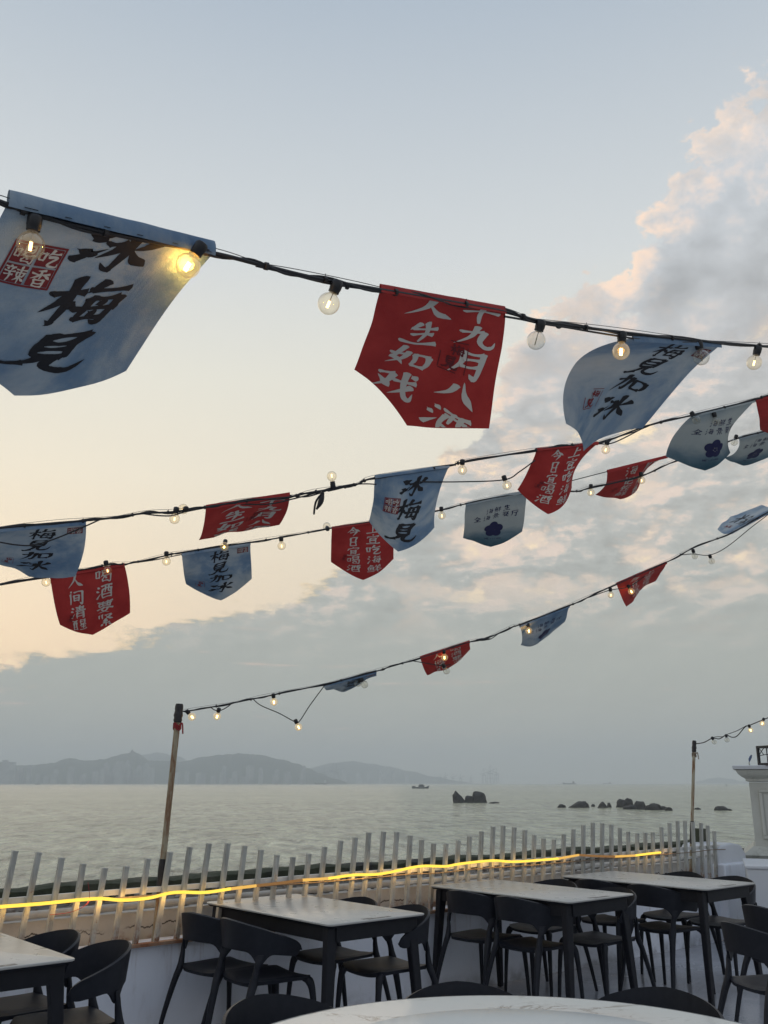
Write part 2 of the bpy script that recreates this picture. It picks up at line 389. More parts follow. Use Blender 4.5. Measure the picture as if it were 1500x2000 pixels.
M['fil_on'] = emit('glowing_filament', (1.0, .62, .18), 9); M['fil_dim'] = emit('warm_filament', (1.0, .62, .24), 5)
M['fil_off'] = simple('cold_filament', (.35, .30, .18), None, rough=.5)
M['led'] = emit('yellow_led_tube', (1.0, .64, .085), 1.25)
M['led_faint'] = emit('faint_led_tube', (1.0, .52, .20), .22)
M['led_dim'] = emit('fading_led_tube', (1.0, .58, .14), .75)

# ------------------------------------------------------------------ mesh helpers
class MB:
    def __init__(s): s.v = []; s.f = []
    def add(s, vs, fs):
        o = len(s.v); s.v += [tuple(q) for q in vs]; s.f += [tuple(i + o for i in f) for f in fs]
    def box(s, c, size, rot=None, taper=1.0):
        hx, hy, hz = (q / 2 for q in size); vs = []
        for z, k in ((-hz, 1.0), (hz, taper)):
            for x, y in ((-hx, -hy), (hx, -hy), (hx, hy), (-hx, hy)):
                q = Vector((x * k, y * k, z))
                if rot is not None: q = rot @ q
                vs.append(q + Vector(c))
        s.add(vs, [(3, 2, 1, 0), (4, 5, 6, 7), (0, 1, 5, 4), (1, 2, 6, 5), (2, 3, 7, 6), (3, 0, 4, 7)])
    def hexa(s, b4, t4):
        s.add(list(b4) + list(t4), [(3, 2, 1, 0), (4, 5, 6, 7), (0, 1, 5, 4), (1, 2, 6, 5), (2, 3, 7, 6), (3, 0, 4, 7)])
    def tube(s, pts, rad, n=8, cap=True, flat=None):
        pts = [Vector(p) for p in pts]; k = len(pts)
        if not hasattr(rad, '__len__'): rad = [rad] * k
        tan = [(pts[min(i + 1, k - 1)] - pts[max(i - 1, 0)]).normalized() for i in range(k)]
        ref = Vector((0, 0, 1)) if abs(tan[0].z) < .9 else Vector((1, 0, 0))
        if flat is not None: ref = Vector(flat)
        a = (ref - tan[0] * ref.dot(tan[0])).normalized(); vs = []
        for i in range(k):
            a = (a - tan[i] * a.dot(tan[i])).normalized(); b_ = tan[i].cross(a)
            ra = rad[i] if not hasattr(rad[i], '__len__') else None
            r1, r2 = (ra, ra) if ra is not None else rad[i]
            for j in range(n):
                an = 2 * math.pi * j / n
                vs.append(pts[i] + a * (r1 * math.cos(an)) + b_ * (r2 * math.sin(an)))
        fs = [(i * n + j, i * n + (j + 1) % n, (i + 1) * n + (j + 1) % n, (i + 1) * n + j) for i in range(k - 1) for j in range(n)]
        if cap: fs += [tuple(range(n))[::-1], tuple((k - 1) * n + j for j in range(n))]
        s.add(vs, fs)
    def lathe(s, prof, n=24, c=(0, 0, 0), cap=True):
        vs = []; c = Vector(c)
        for r, z in prof:
            for j in range(n):
                an = 2 * math.pi * j / n; vs.append(c + Vector((r * math.cos(an), r * math.sin(an), z)))
        k = len(prof)
        fs = [(i * n + j, i * n + (j + 1) % n, (i + 1) * n + (j + 1) % n, (i + 1) * n + j) for i in range(k - 1) for j in range(n)]
        if cap: fs += [tuple(range(n))[::-1], tuple((k - 1) * n + j for j in range(n))]
        s.add(vs, fs)
    def grid(s, P, nu, nv):
        """P[j][i] points"""
        vs = [P[j][i] for j in range(nv) for i in range(nu)]
        s.add(vs, [(j * nu + i, j * nu + i + 1, (j + 1) * nu + i + 1, (j + 1) * nu + i) for j in range(nv - 1) for i in range(nu - 1)])
    def mesh(s, name, smooth=True):
        me = bpy.data.meshes.new(name); me.from_pydata(s.v, [], s.f); me.update()
        if smooth:
            me.polygons.foreach_set('use_smooth', [True] * len(me.polygons))
            try: me.set_sharp_from_angle(angle=R(38))
            except Exception: pass
        return me
    def build(s, name, m, parent=None, smooth=True, mw=None):
        o = bpy.data.objects.new(name, s.mesh(name, smooth)); COL.objects.link(o)
        if m is not None: o.data.materials.append(m)
        if parent is not None: o.parent = parent
        if mw is not None: o.matrix_local = mw
        return o
def tag(o, label=None, cat=None, group=None, kind=None):
    if label: o['label'] = label
    if cat: o['category'] = cat
    if group: o['group'] = group
    if kind: o['kind'] = kind
    return o
def empty(name, loc, label, cat, group=None, rz=0.0):
    o = bpy.data.objects.new(name, None); COL.objects.link(o); o.location = loc; o.rotation_euler = (0, 0, rz); o.empty_display_size = .1
    return tag(o, label, cat, group)
def copy_tree(o, parent=None):
    c = o.copy(); COL.objects.link(c)
    if parent is not None: c.parent = parent
    for ch in list(o.children): copy_tree(ch, c)
    return c
def bevel(o, w, seg=2):
    md = o.modifiers.new('bevel', 'BEVEL'); md.width = w; md.segments = seg; md.limit_method = 'ANGLE'; md.angle_limit = R(40); return o
def catmull(P, per=6):
    P = [Vector(p) for p in P]; out = []
    for i in range(len(P) - 1):
        p0 = P[max(i - 1, 0)]; p1 = P[i]; p2 = P[i + 1]; p3 = P[min(i + 2, len(P) - 1)]
        for k in range(per):
            t_ = k / per
            out.append(.5 * ((2 * p1) + (p2 - p0) * t_ + (2 * p0 - 5 * p1 + 4 * p2 - p3) * t_ ** 2 + (3 * p1 - p0 - 3 * p2 + p3) * t_ ** 3))
    out.append(P[-1]); return out

# ------------------------------------------------------------------ setting: terrace, parapet, back wall
FA = R(39.5); FT = Vector((math.cos(FA), math.sin(FA), 0)); FN = Vector((-math.sin(FA), math.cos(FA), 0)); FC = 5.4417
def fp(a, off, z): return FT * a + FN * (FC + off) + Vector((0, 0, z))       # point along / beyond the fence line
def onf(x, y, off=0.0):
    r = ray(x, y); s_ = (FC + off) / (FN.dot(r)); P = CAM + r * s_
    return P.dot(FT), P.z
FROT = Matrix.Rotation(FA, 3, 'Z')
ZW, ZR, SEA = .555, .85, -4.0

b = MB(); b.grid([[fp(-9 + i * 2.6, off, 0) for i in range(9)] for off in (-12, -6, -3, 0.1)], 9, 4)
tag(b.build('terrace_floor', M['floor'], smooth=False), kind='structure')

def slab(a0, a1, o0, o1, z0, z1): # box along the fence direction
    m_ = MB(); m_.hexa([fp(a0, o0, z0), fp(a1, o0, z0), fp(a1, o1, z0), fp(a0, o1, z0)], [fp(a0, o0, z1), fp(a1, o0, z1), fp(a1, o1, z1), fp(a0, o1, z1)]); return m_
# parapet with a slightly uneven face
b = MB(); na = 90; P = []
for row in range(7):
    z = -.02 + (ZW + .02) * row / 6
    P.append([fp(-4 + 13.2 * i / na, -.004 + .008 * mnoise.noise(Vector((i * .5, row * 1.3, 0))), z) for i in range(na + 1)])
P.append([fp(-4 + 13.2 * i / na, .22, ZW) for i in range(na + 1)]); P.append([fp(-4 + 13.2 * i / na, .22, -.02) for i in range(na + 1)])
b.grid(P, na + 1, 9)
tag(b.build('parapet_wall', M['wall']), 'long low white painted parapet wall behind the tables, carrying the fence', 'wall')

# old retaining wall beyond: plaster face, pipe, rubble ledge and mossy kerb
rw = empty('retaining_wall', fp(0, .25, 0), 'old cracked plaster wall with rubble ledge and mossy kerb behind the fence', 'wall')
def rel(m_, par):  # shift mesh data to be relative to its parent location
    L = par.location
    m_.v = [tuple(Vector(q) - L) for q in m_.v]; return m_
b = MB(); P = []
for row in range(8):
    z = .30 + .41 * row / 7
    P.append([fp(-5 + 16 * i / 130, .25 + .012 * mnoise.noise(Vector((i * .35, row * .7, 3))), z) for i in range(131)])
P.append([fp(-5 + 16 * i / 130, .34, .715 + .012 * mnoise.noise(Vector((i * .6, 0, 9)))) for i in range(131)])
b.grid(P, 131, 9); rel(b, rw).build('plaster_face', M['plaster'], rw)
b = MB(); b.grid([[fp(-5 + 17 * i / 110, off, .715 + dz + .02 * mnoise.noise(Vector((i * .5, off * 4, 1)))) for i in range(111)] for off, dz in ((.33, 0), (.5, .0), (.8, -.01), (1.1, -.03), (1.25, -.04))], 111, 5)
rel(b, rw).build('ledge', M['ledge'], rw)
b = MB(); P = []
for off, z, nz in ((1.18, .55, 0), (1.20, .70, .03), (1.21, .785, .022), (1.27, .80, .022), (1.42, .795, .02), (1.50, .77, .02), (1.52, -1.2, 0)):
    P.append([fp(-6 + 16.45 * i / 200, off + .02 * mnoise.noise(Vector((i * .21, z * 3, 5))), z + nz * (mnoise.noise(Vector((i * .33, off, 2))) + .5 * mnoise.noise(Vector((i * .9, off, 7))))) for i in range(201)])
b.grid(P, 201, 7); rel(b, rw).build('mossy_kerb', M['moss'], rw)
b = MB(); b.tube(catmull([fp(a, .235, .748 + .012 * mnoise.noise(Vector((a * .8, 0, 0)))) for a in [-4 + .8 * k for k in range(17)]], 5), .022, 10)
rel(b, rw).build('pipe', M['pvc'], rw)
b = MB()
for k in range(900):
    a = random.uniform(-1.5, 10.2); off = .3 + random.random() ** 1.6 * .8; s_ = random.uniform(.012, .038)
    rot = Matrix.Rotation(random.uniform(0, 6.3), 3, 'Z') @ Matrix.Rotation(random.uniform(-.6, .6), 3, 'X')
    b.box(fp(a, off, .72 + s_ * .25), (s_ * random.uniform(1, 2.2), s_ * random.uniform(.8, 1.4), s_ * random.uniform(.6, 1.1)), rot, random.uniform(.6, .95))
rub = rel(b, rw).build('rubble', M['stonebit'], rw, smooth=False); rub['kind'] = 'stuff'

# ------------------------------------------------------------------ sea, hills, far shore
b = MB(); xs = [-14000, -6000, -2000, -600, -200, 0, 200, 600, 2000, 6000, 14000]; ys = [2, 30, 120, 400, 1200, 3600, 9000]
b.grid([[(x, y, SEA) for x in xs] for y in ys], len(xs), len(ys))
tag(b.build('sea', M['sea'], smooth=False), kind='structure')

def ridge(name, D0, prof, depth, seed):
    prof = sorted(prof); n = 220; x0, x1 = prof[0][0], prof[-1][0]; cols = []
    for i in range(n + 1):
        x = x0 + (x1 - x0) * i / n
        for (xa, ya), (xb, yb) in zip(prof, prof[1:]):
            if xa <= x <= xb: break
        u = (x - xa) / max(xb - xa, 1e-6); u = u * u * (3 - 2 * u)
        y = ya + (yb - ya) * u; top = at(x, y, D0)
        hgt = max(top.z - SEA, .5); hgt *= 1 + .035 * mnoise.noise(Vector((i * .35, seed, 0))) + .02 * mnoise.noise(Vector((i * 1.1, seed, 0)))
        cols.append((ray(x, 1529), hgt))
    rows = []
    for q, k in ((-1, 0), (-.93, .04), (-.75, .22), (-.55, .46), (-.35, .72), (-.15, .93), (0, 1.0), (.4, .7), (1.2, 0)):
        row = []
        for i, (r, hgt) in enumerate(cols):
            kk = k
            if 0 < k < 1: kk = max(.01, k + .16 * mnoise.noise(Vector((i * .16, q * 2.5, seed + 4))) + .07 * mnoise.noise(Vector((i * .5, q * 5, seed))))
            D = D0 + q * depth
            row.append(Vector((r.x * D, r.y * D, SEA - .5 + hgt * min(kk, 1.0))))
        rows.append(row)
    b = MB(); b.grid(rows, n + 1, len(rows)); return tag(b.build(name, M['hill']), kind='structure')
ridge('hills', 4300, [(-120, 1503), (-60, 1499), (0, 1495), (60, 1494), (100, 1490), (120, 1482), (135, 1480), (160, 1485), (200, 1483), (215, 1477), (245, 1470), (256, 1467), (265, 1471), (290, 1485), (350, 1487), (400, 1477), (430, 1473), (470, 1471), (500, 1473), (550, 1483), (580, 1491), (600, 1500), (625, 1510), (650, 1520), (690, 1531)], 420, 1)
ridge('hills', 6400, [(230, 1500), (270, 1474), (305, 1469), (340, 1476), (380, 1490), (430, 1497), (540, 1510), (600, 1500), (650, 1490), (690, 1486), (720, 1491), (760, 1497), (800, 1506), (850, 1517), (900, 1526), (930, 1531)], 500, 11)
ridge('hills', 7400, [(1345, 1531), (1368, 1525), (1388, 1520), (1405, 1518), (1425, 1521), (1450, 1526), (1475, 1531)], 350, 21)

# tower blocks and cranes on the far shore
box_me = MB(); box_me.box((0, 0, .5), (1, 1, 1)); box_me.box((0, 0, 1.03), (.45, .5, .06)); box_me.box((.5, 0, .48), (.12, .4, .96)); tower_me = box_me.mesh('tower_block', False); tower_me.materials.append(M['tower'])
random.seed(3)
for k in range(96):
    x = random.choice([random.uniform(-20, 90), random.uniform(95, 300), random.uniform(180, 290), random.uniform(340, 600), random.uniform(640, 800)])
    D = 3820 + random.uniform(-40, 60) if x < 610 else 5700
    h = random.uniform(22, 75) * (1.25 if 190 < x < 300 else 1.0) * (1 if x < 610 else 1.1)
    r = ray(x, 1529); o = bpy.data.objects.new('tower_block', tower_me); COL.objects.link(o)
    o.location = (r.x * D, r.y * D, SEA); o.scale = (random.uniform(14, 26), random.uniform(14, 20), h); o.rotation_euler = (0, 0, random.uniform(-.4, .4))
    tag(o, 'pale tower block fading into haze along the far shore', 'building', 'tower blocks along the far shore')
r = ray(6, 1529); b = MB(); b.box((0, 0, 43), (78, 30, 86)); b.box((0, 0, 90), (20, 12, 8)); b.box((-30, 0, 88), (10, 10, 5))
o = b.build('slab_block', M['tower'], smooth=False); o.location = (r.x * 3700, r.y * 3700, SEA); tag(o, 'broad flat-topped building block at the left end of the far shore', 'building')
p = at(258, 1470, 4300); b = MB(); b.lathe([(7, -10), (7, 4), (9, 5), (5, 8), (4, 9), (5, 10), (2, 12), (.6, 16)], 8)
o = b.build('summit_tower', M['steel']); o.location = p; tag(o, 'tiny lookout tower on top of the highest far hill', 'tower')
def crane_mesh():
    b = MB()
    for sx in (-1, 1):
        for sy in (-1, 1): b.tube([(sx * 9, sy * 8, 0), (sx * 7, sy * 7, 40)], 1.1, 5)
        b.tube([(sx * 8, -8, 22), (sx * 8, 8, 22)], 1.0, 5)
    b.box((0, 0, 41), (18, 16, 4)); b.tube([(0, 0, 43), (0, 0, 74)], [1.6, .9], 5)
    b.tube([(-22, 0, 45), (34, 0, 58)], 1.3, 5); b.tube([(0, 0, 74), (34, 0, 58)], .5, 4); b.tube([(0, 0, 74), (-22, 0, 45)], .5, 4)
    return b.mesh('port_crane', False)
cm = crane_mesh(); cm.materials.append(M['steel'])
for x, D, s_, rz in ((633, 5200, 1.25, .3), (650, 5200, 1.6, 1.2), (656, 5250, 1.5, .1), (885, 5600, .8, .4), (920, 5600, .7, 1.0), (946, 5700, 1.25, .2), (958, 5700, 1.5, .9), (970, 5750, 1.3, 2.0), (860, 5600, .8, 2.2), (870, 5600, .9, .9), (900, 5700, .75, .2)):
    r = ray(x, 1529); o = bpy.data.objects.new('port_crane', cm); COL.objects.link(o); o.location = (r.x * D, r.y * D, SEA); o.scale = (s_,) * 3; o.rotation_euler = (0, 0, rz)
    tag(o, 'thin harbour crane barely visible in the haze at the far shore', 'crane', 'harbour cranes in the haze')

def ship(name, x, D, L, label, dark=True, high=False, flip=1):
    r = ray(x, 1529); e = empty(name, (r.x * D, r.y * D, SEA), label, 'ship' if name == 'ship' else 'boat', rz=-math.atan2(r.x, r.y))
    b = MB(); n = 12; P = []
    for i in range(n + 1):
        u = i / n * 2 - 1; wd = (1 - abs(u) ** 3.2) * L * .11 + .02 * L; sh = (u * flip > .55) * (u * flip - .55) * L * .16
        P.append([(u * L / 2 * k, s_ * wd * q, z) for k, s_, q, z in ((.92, -1, .6, -.3), (1, -1, 1, L * .075 + sh), (1, 1, 1, L * .075 + sh), (.92, 1, .6, -.3))])
    b.grid([[Vector(q) for q in row] for row in P], 4, n + 1); b.box((0, 0, L * .06), (L * .9, L * .17, .1))
    b.build('hull', M['shipdark'] if dark else M['shipdark'], e)
    b = MB(); cx = -flip * L * .3 if name == 'ship' else flip * L * .06
    kk = 1.0 if high else .62
    b.box((cx, 0, L * .13 * kk + L * .05), (L * .16 if name == 'ship' else L * .34, L * .14, L * .15 * kk))
    b.box((cx, 0, L * .22 * kk + L * .06), (L * .11 if name == 'ship' else L * .2, L * .11, L * .08 * kk))
    b.build('cabin', M['shipwhite'] if high else M['shipdark'], e, smooth=False)
    b = MB(); b.tube([(cx, 0, L * .2 * kk), (cx, 0, L * (.42 if name != 'ship' else .34) * kk)], L * .008, 5)
    if name != 'ship': b.tube([(cx - L * .1 * flip, 0, L * .16), (cx - L * .1 * flip, 0, L * .25)], L * .018, 6); b.box((-flip * L * .38, 0, L * .11), (L * .2, L * .12, L * .06))
    b.build('mast', M['steel'], e); return e
ship('boat', 821, 930, 17.5, 'small dark workboat in open water beyond the twin rocks', high=False, flip=1)
ship('ship', 1112, 3600, 52, 'long low cargo ship on the hazy horizon, right of the workboat', flip=-1)
ship('ship', 1186, 4600, 44, 'faint cargo ship on the hazy horizon, furthest right', flip=-1)
ship('ship', 627, 3300, 48, 'ship with white superstructure anchored below the far hills', high=True, flip=-1)
ship('boat', 73, 3000, 16, 'tiny boat on the horizon at the far left', flip=1)
for x, D, lab in ((540, 2200, 'tiny red buoy floating near the horizon below the hills'), (1418, 1500, 'tiny dark buoy near the horizon beside the right light pole')):
    r = ray(x, 1529); b = MB(); b.lathe([(1.2, -.4), (1.4, .5), (.5, .8), (.35, 3.0), (.7, 3.2), (.1, 3.9)], 8)
    o = b.build('buoy', M['buoy'] if D > 2000 else M['shipdark']); o.location = (r.x * D, r.y * D, SEA); tag(o, lab, 'buoy')

# sea rocks
def rock(x0, x1, ytop, ybase, label, seed, skew=0.0, sharp=0.0, group=None, lobes=((0, 0, 1, 1),)):
    base = onz((x0 + x1) / 2, ybase, SEA); D = (base - CAM).dot(Vector((0, CP, SP)))
    W = (x1 - x0) * D / F; Hh = (ybase - ytop) * D / F / .95
    b = MB(); nu, nv = 30, 15
    for dx, dy, kw, kh in lobes:
        P = []
        for j in range(nv + 1):
            th = math.pi * .56 * j / nv; row = []
            for i in range(nu + 1):
                ph = 2 * math.pi * (i % nu) / nu
                d = Vector((math.sin(th) * math.cos(ph), math.sin(th) * math.sin(ph), math.cos(th)))
                nz = 1 + .17 * mnoise.noise(d * 1.7 + Vector((seed, 0, 0))) + .10 * mnoise.noise(d * 4.2 + Vector((0, seed, 0))) + .04 * mnoise.noise(d * 11 + Vector((0, 0, seed)))
                sup = (abs(d.x) ** 2.15 + abs(d.y) ** 2.15 + abs(d.z) ** 2.15) ** (-1 / 2.15)
                q = d * nz * sup
                zz = max(q.z, -.25)
                xx = q.x * (1 - sharp * max(zz, 0)) + skew * max(zz, 0)
                row.append(Vector((dx * W + xx * W * kw / 2 / 1.02, dy * W + q.y * W * kw * .36, zz * Hh * kh / 1.02)))
            P.append(row)
        b.grid(P, nu + 1, nv + 1)
    o = b.build('rock', M['rock'], smooth=True); o.data.polygons.foreach_set('use_smooth', [True] * len(o.data.polygons)); [o.data.attributes.remove(o.data.attributes['sharp_edge'])] if 'sharp_edge' in o.data.attributes else None; o.location = (base.x, base.y + W * .3, SEA); o.rotation_euler = (0, 0, -math.atan2(base.x, base.y)); return tag(o, label, 'rock', group)
rock(885, 911, 1548, 1568, 'pointed fin-shaped rock, left one of the twin sea rocks', 1, skew=-.55, sharp=.35)
rock(908, 951, 1547, 1568, 'big rounded boulder, right one of the twin sea rocks', 2, lobes=((.16, 0, .72, 1.0), (-.24, -.05, .56, .62)))
rock(955, 977, 1566.5, 1569, 'flat reef barely above water right of the twin rocks', 3)
rock(1090, 1106, 1571.5, 1577.5, 'small round rock at the left end of the reef line', 4)
rock(1114, 1154, 1566, 1577.5, 'long sloping rock in the left half of the reef line', 5, skew=.3, sharp=.3)
rock(1155, 1163, 1571, 1575.5, 'tiny rock just right of the long sloping rock', 6)
rock(1169, 1188, 1567, 1578, 'peaked rock of the middle pair in the reef line', 7, sharp=.5)
rock(1186, 1195, 1569, 1577, 'small round rock of the middle pair in the reef line', 8)
rock(1206, 1241, 1560.5, 1577, 'tallest block-like boulder of the right rock cluster', 9, lobes=((-.18, 0, .62, .9), (.22, .1, .55, 1.0)))
rock(1219, 1250, 1573, 1581, 'low front rock of the right rock cluster', 10)
rock(1238, 1266, 1566.5, 1581, 'domed rock in the middle of the right rock cluster', 12)
rock(1264, 1305, 1570.5, 1582.5, 'long low rock at the right end of the cluster', 13, skew=.1, lobes=((-.1, 0, .8, 1), (.3, 0, .5, .6)))
rock(1300, 1315, 1577, 1583.5, 'small rock touching the right end of the cluster', 14)
rock(1357, 1370, 1578, 1581, 'flat dark rock just right of the right light pole', 15)
rock(1398, 1432, 1575, 1583, 'low whale-backed rock near the white pillar', 16, lobes=((-.08, 0, .8, 1), (.3, 0, .45, .4)))

# ------------------------------------------------------------------ haze
HAZE = 2.9e-4
b = MB(); b.box((0, 4700, 145), (30000, 9800, 310))
hz = b.build('haze', None, smooth=False)
m = bpy.data.materials.new('haze_air'); m.use_nodes = True; t = NT(m.node_tree); t.n.clear()
pv = t.new('ShaderNodeVolumePrincipled'); pv.inputs['Color'].default_value = (.915, .962, 1.0, 1); pv.inputs['Density'].default_value = HAZE
o_ = t.new('ShaderNodeOutputMaterial'); t.l.new(pv.outputs[0], o_.inputs['Volume']); hz.data.materials.append(m)
tag(hz, kind='stuff')

# ------------------------------------------------------------------ fence
LEAN = .105
tops = [(30, 1660), (76, 1663), (121, 1674), (163, 1686), (205, 1694), (247, 1691), (289, 1676), (332, 1663), (371, 1653), (408, 1646), (445, 1646), (478, 1651), (510, 1659), (541, 1669), (572, 1673), (603, 1667), (634, 1653), (665, 1641), (694, 1635), (721, 1625), (749, 1623), (775, 1624), (801, 1631), (824, 1640), (847, 1647), (871, 1647), (895, 1641), (917, 1633), (941, 1623), (963, 1614), (983, 1612), (1004, 1615), (1025, 1621), (1043, 1630), (1062, 1637), (1082, 1639), (1101, 1629), (1120, 1619), (1139, 1611), (1158, 1606), (1176, 1607), (1194, 1610), (1211, 1617), (1227, 1624), (1244, 1627), (1260, 1626), (1275, 1625), (1292, 1615), (1308, 1607), (1323, 1603), (1338, 1603), (1353, 1605), (1369, 1607), (1382, 1612), (1395, 1623)]
fence = empty('fence', fp(0, 0, ZW), 'white rusting metal picket fence with wavy top standing on the parapet', 'fence')
pk = MB(); pk.box((0, 0, .4925), (.027, .027, .985)); pk.box((0, 0, .9925), (.031, .031, .015), taper=.9)
pkm = pk.mesh('picket', False); pkm.materials.append(M['fence'])
extra = [(-18, 1662), (-68, 1668), (-120, 1682)]
for x, y in extra + tops:
    a, z = onf(x, y, -.02); lean = LEAN + random.uniform(-.012, .012)
    h = z - ZW
    o = bpy.data.objects.new('picket', pkm); COL.objects.link(o); o.parent = fence
    o.location = fp(a - lean * h, -.02, ZW) - fence.location
    o.rotation_euler = (Matrix.Rotation(FA + random.uniform(-.05, .05), 3, 'Z') @ Matrix.Rotation(lean, 3, 'Y')).to_euler(); o.scale = (1, 1, h)
A0, A1 = -1.2, 8.95
def relf(m_): return rel(m_, fence)
def strip(o0, z0, w, h, wob, a0=A0, a1=A1, seed=0):
    n = 60; rows = []
    for i in range(n + 1):
        a = a0 + (a1 - a0) * i / n; dz = wob * mnoise.noise(Vector((a * .9, seed, 0)))
        rows.append([fp(a, o0 - w / 2, z0 - h / 2 + dz), fp(a, o0 - w / 2, z0 + h / 2 + dz), fp(a, o0 + w / 2, z0 + h / 2 + dz), fp(a, o0 + w / 2, z0 - h / 2 + dz), fp(a, o0 - w / 2, z0 - h / 2 + dz)])
    m_ = MB(); m_.grid(rows, 5, n + 1); return m_
relf(strip(.014, ZR + .008, .026, .03, .006)).build('rail', M['rail'], fence)
relf(strip(-.02, ZW + .008, .05, .018, .004, seed=4)).build('foot_rail', M['rust'], fence)
relf(strip(.018, .775, .016, .02, .004, 4.6, A1, 6)).build('lower_rail', M['rail'], fence)
# tangle of old cord tied along the rail
cd = MB()
for s_ in range(1):
    cd.tube(catmull([fp(-1.2 + .28 * k, -.046 - .006 * s_, ZR - .018 - .010 * s_ + .012 * mnoise.noise(Vector((k * .7, s_ * 5, 0)))) for k in range(37)], 4), .0042, 6)
tag(cd.build('old_cable', M['strap']), 'brown weathered cables tied along the rail of the picket fence', 'cable')

# yellow LED rope
led_px = [(-60, 1776), (0, 1771), (80, 1765), (150, 1758), (195, 1755), (240, 1758), (290, 1754), (340, 1743), (400, 1743), (450, 1736), (500, 1730), (545, 1725), (590, 1719), (640, 1716), (690, 1709), (730, 1708), (760, 1704), (820, 1692), (870, 1692), (900, 1687), (960, 1681), (1000, 1683), (1040, 1681), (1090, 1677), (1130, 1670), (1165, 1672), (1200, 1673), (1240, 1671), (1270, 1667), (1290, 1665)]
led3 = []
for x, y in led_px:
    a, z = onf(x, y, -.066); led3.append(fp(a, -.066, z))
seg = lambda i, j: catmull(led3[i:j + 1], 5)
e = empty('led_rope', led3[0], 'yellow glowing LED rope light wavering along the fence rail, dim in two places', 'rope light')
for i, j, mk, nm in ((0, 9, 'led', 'lit_tube'), (9, 10, 'led_dim', 'fading_tube'), (10, 12, 'led_faint', 'faint_tube'), (12, 13, 'led_dim', 'fading_tube'), (13, 23, 'led', 'lit_tube'), (23, 24, 'led_dim', 'fading_tube'), (24, 26, 'led_faint', 'faint_tube'), (26, 27, 'led_dim', 'fading_tube'), (27, 29, 'led', 'lit_tube')):
    b = MB(); b.tube(seg(i, j), .0092, 8); rel(b, e).build(nm, M[mk], e)
for i, j, n_, pw_ in ((0, 9, 9, 1.0), (12, 23, 11, 1.0), (27, 29, 2, .7)):
    path_ = seg(i, j)
    for k in range(n_):
        q = path_[min(len(path_) - 1, int((k + .5) / n_ * len(path_)))]
        l = bpy.data.lights.new('tube_light', 'AREA'); l.shape = 'RECTANGLE'; l.size = .55; l.size_y = .016; l.energy = .16 * pw_; l.color = (1.0, .56, .15)
        lo = bpy.data.objects.new('tube_light', l); COL.objects.link(lo); lo.parent = e; lo.location = q - e.location - FN * .012 + Vector((0, 0, -.004))
        zz = (-(FN * 1.0 + Vector((0, 0, -.25)))).normalized(); xx = (FT - zz * FT.dot(zz)).normalized(); yy = zz.cross(xx)
        lo.rotation_euler = Matrix((xx, yy, zz)).transposed().to_euler()      # the back of the tube glows onto the fence
# hanging wire ends on the fence
b = MB(); a, z = onf(885, 1712, -.06)
b.tube(catmull([fp(a + .12, -.06, ZR), fp(a + .1, -.07, ZR - .07), fp(a, -.06, ZR - .13), fp(a - .03, -.05, ZR - .24), fp(a - .04, -.05, ZR - .3)], 5), .004, 6)
tag(b.build('loose_wire', M['pvc']), 'pale loose wire hanging from the rail near the second table', 'wire')
a, z = onf(170, 1745, -.06); b = MB(); b.tube(catmull([fp(a, -.06, ZR + .08), fp(a + .012, -.07, ZR + .0), fp(a - .01, -.07, ZR - .04), fp(a - .09, -.06, ZR - .07), fp(a - .2, -.05, ZR - .075)], 5), .0016, 5)
tag(b.build('loose_wire', M['rope']), 'thin reddish loose wire knotted at the LED rope on the left', 'wire')

# ------------------------------------------------------------------ light poles
def pole(base, top, label, sleeve, r0):
    e = empty('light_pole', base, label, 'pole'); d = top - base
    b = MB(); n = 24; b.tube([d * (i / n) for i in range(n + 1)], r0, 12); b.build('shaft', M['pole'], e)
    b = MB(); L = d.length; k0 = 1 - .10 / L
    b.tube([d * (k0 + (1.012 - k0) * i / 8) for i in range(9)], [r0 * 1.25, r0 * 1.5, r0 * 1.35, r0 * 1.6, r0 * 1.45, r0 * 1.3, r0 * 1.42, r0 * 1.4, r0 * 1.2], 12); b.build('tape_wrap', M['tape'], e)
    b = MB(); s0, s1 = sleeve; b.tube([d * (s0 + (s1 - s0) * i / 5) for i in range(6)], [r0 * 1.12, r0 * 1.3, r0 * 1.22, r0 * 1.34, r0 * 1.25, r0 * 1.15], 12); b.build('tape_sleeve', M['tape'], e)
    b = MB()
    for k in range(3): b.tube(catmull([d * (k0 - .01) + Vector((r0 * 1.2 * math.cos(q), r0 * 1.2 * math.sin(q), -.012 * k + .01 * math.sin(q * 2))) for q in [i * .7 for i in range(10)]], 3), .005, 5)
    b.tube(catmull([d * (k0 - .012) + Vector((r0, -r0, 0)), d * (k0 - .02) + Vector((r0 * 2, -r0 * 1.4, .02)), d * (k0 - .03) + Vector((r0 * 2.4, -r0 * 1.4, -.03))], 4), .005, 5)
    b.build('rope_tie', M['rope'] if r0 > .017 else M['strap'], e); return e
a, z = onf(350, 1380, .03); P1T = fp(a, .03, z); a2, _ = onf(304, 1800, .03); P1B = fp(a2, .03, ZW)
pole(P1B, P1T, 'rusty pale pipe pole with taped top on the left part of the fence', (.22, .34), .019)
a, z = onf(1356, 1450, .03); P2T = fp(a, .03, z); a2, _ = onf(1343, 1660, .03); P2B = fp(a2, .03, ZW)
pole(P2B, P2T, 'thin pale pipe pole at the right end of the fence', (.26, .42), .0155)
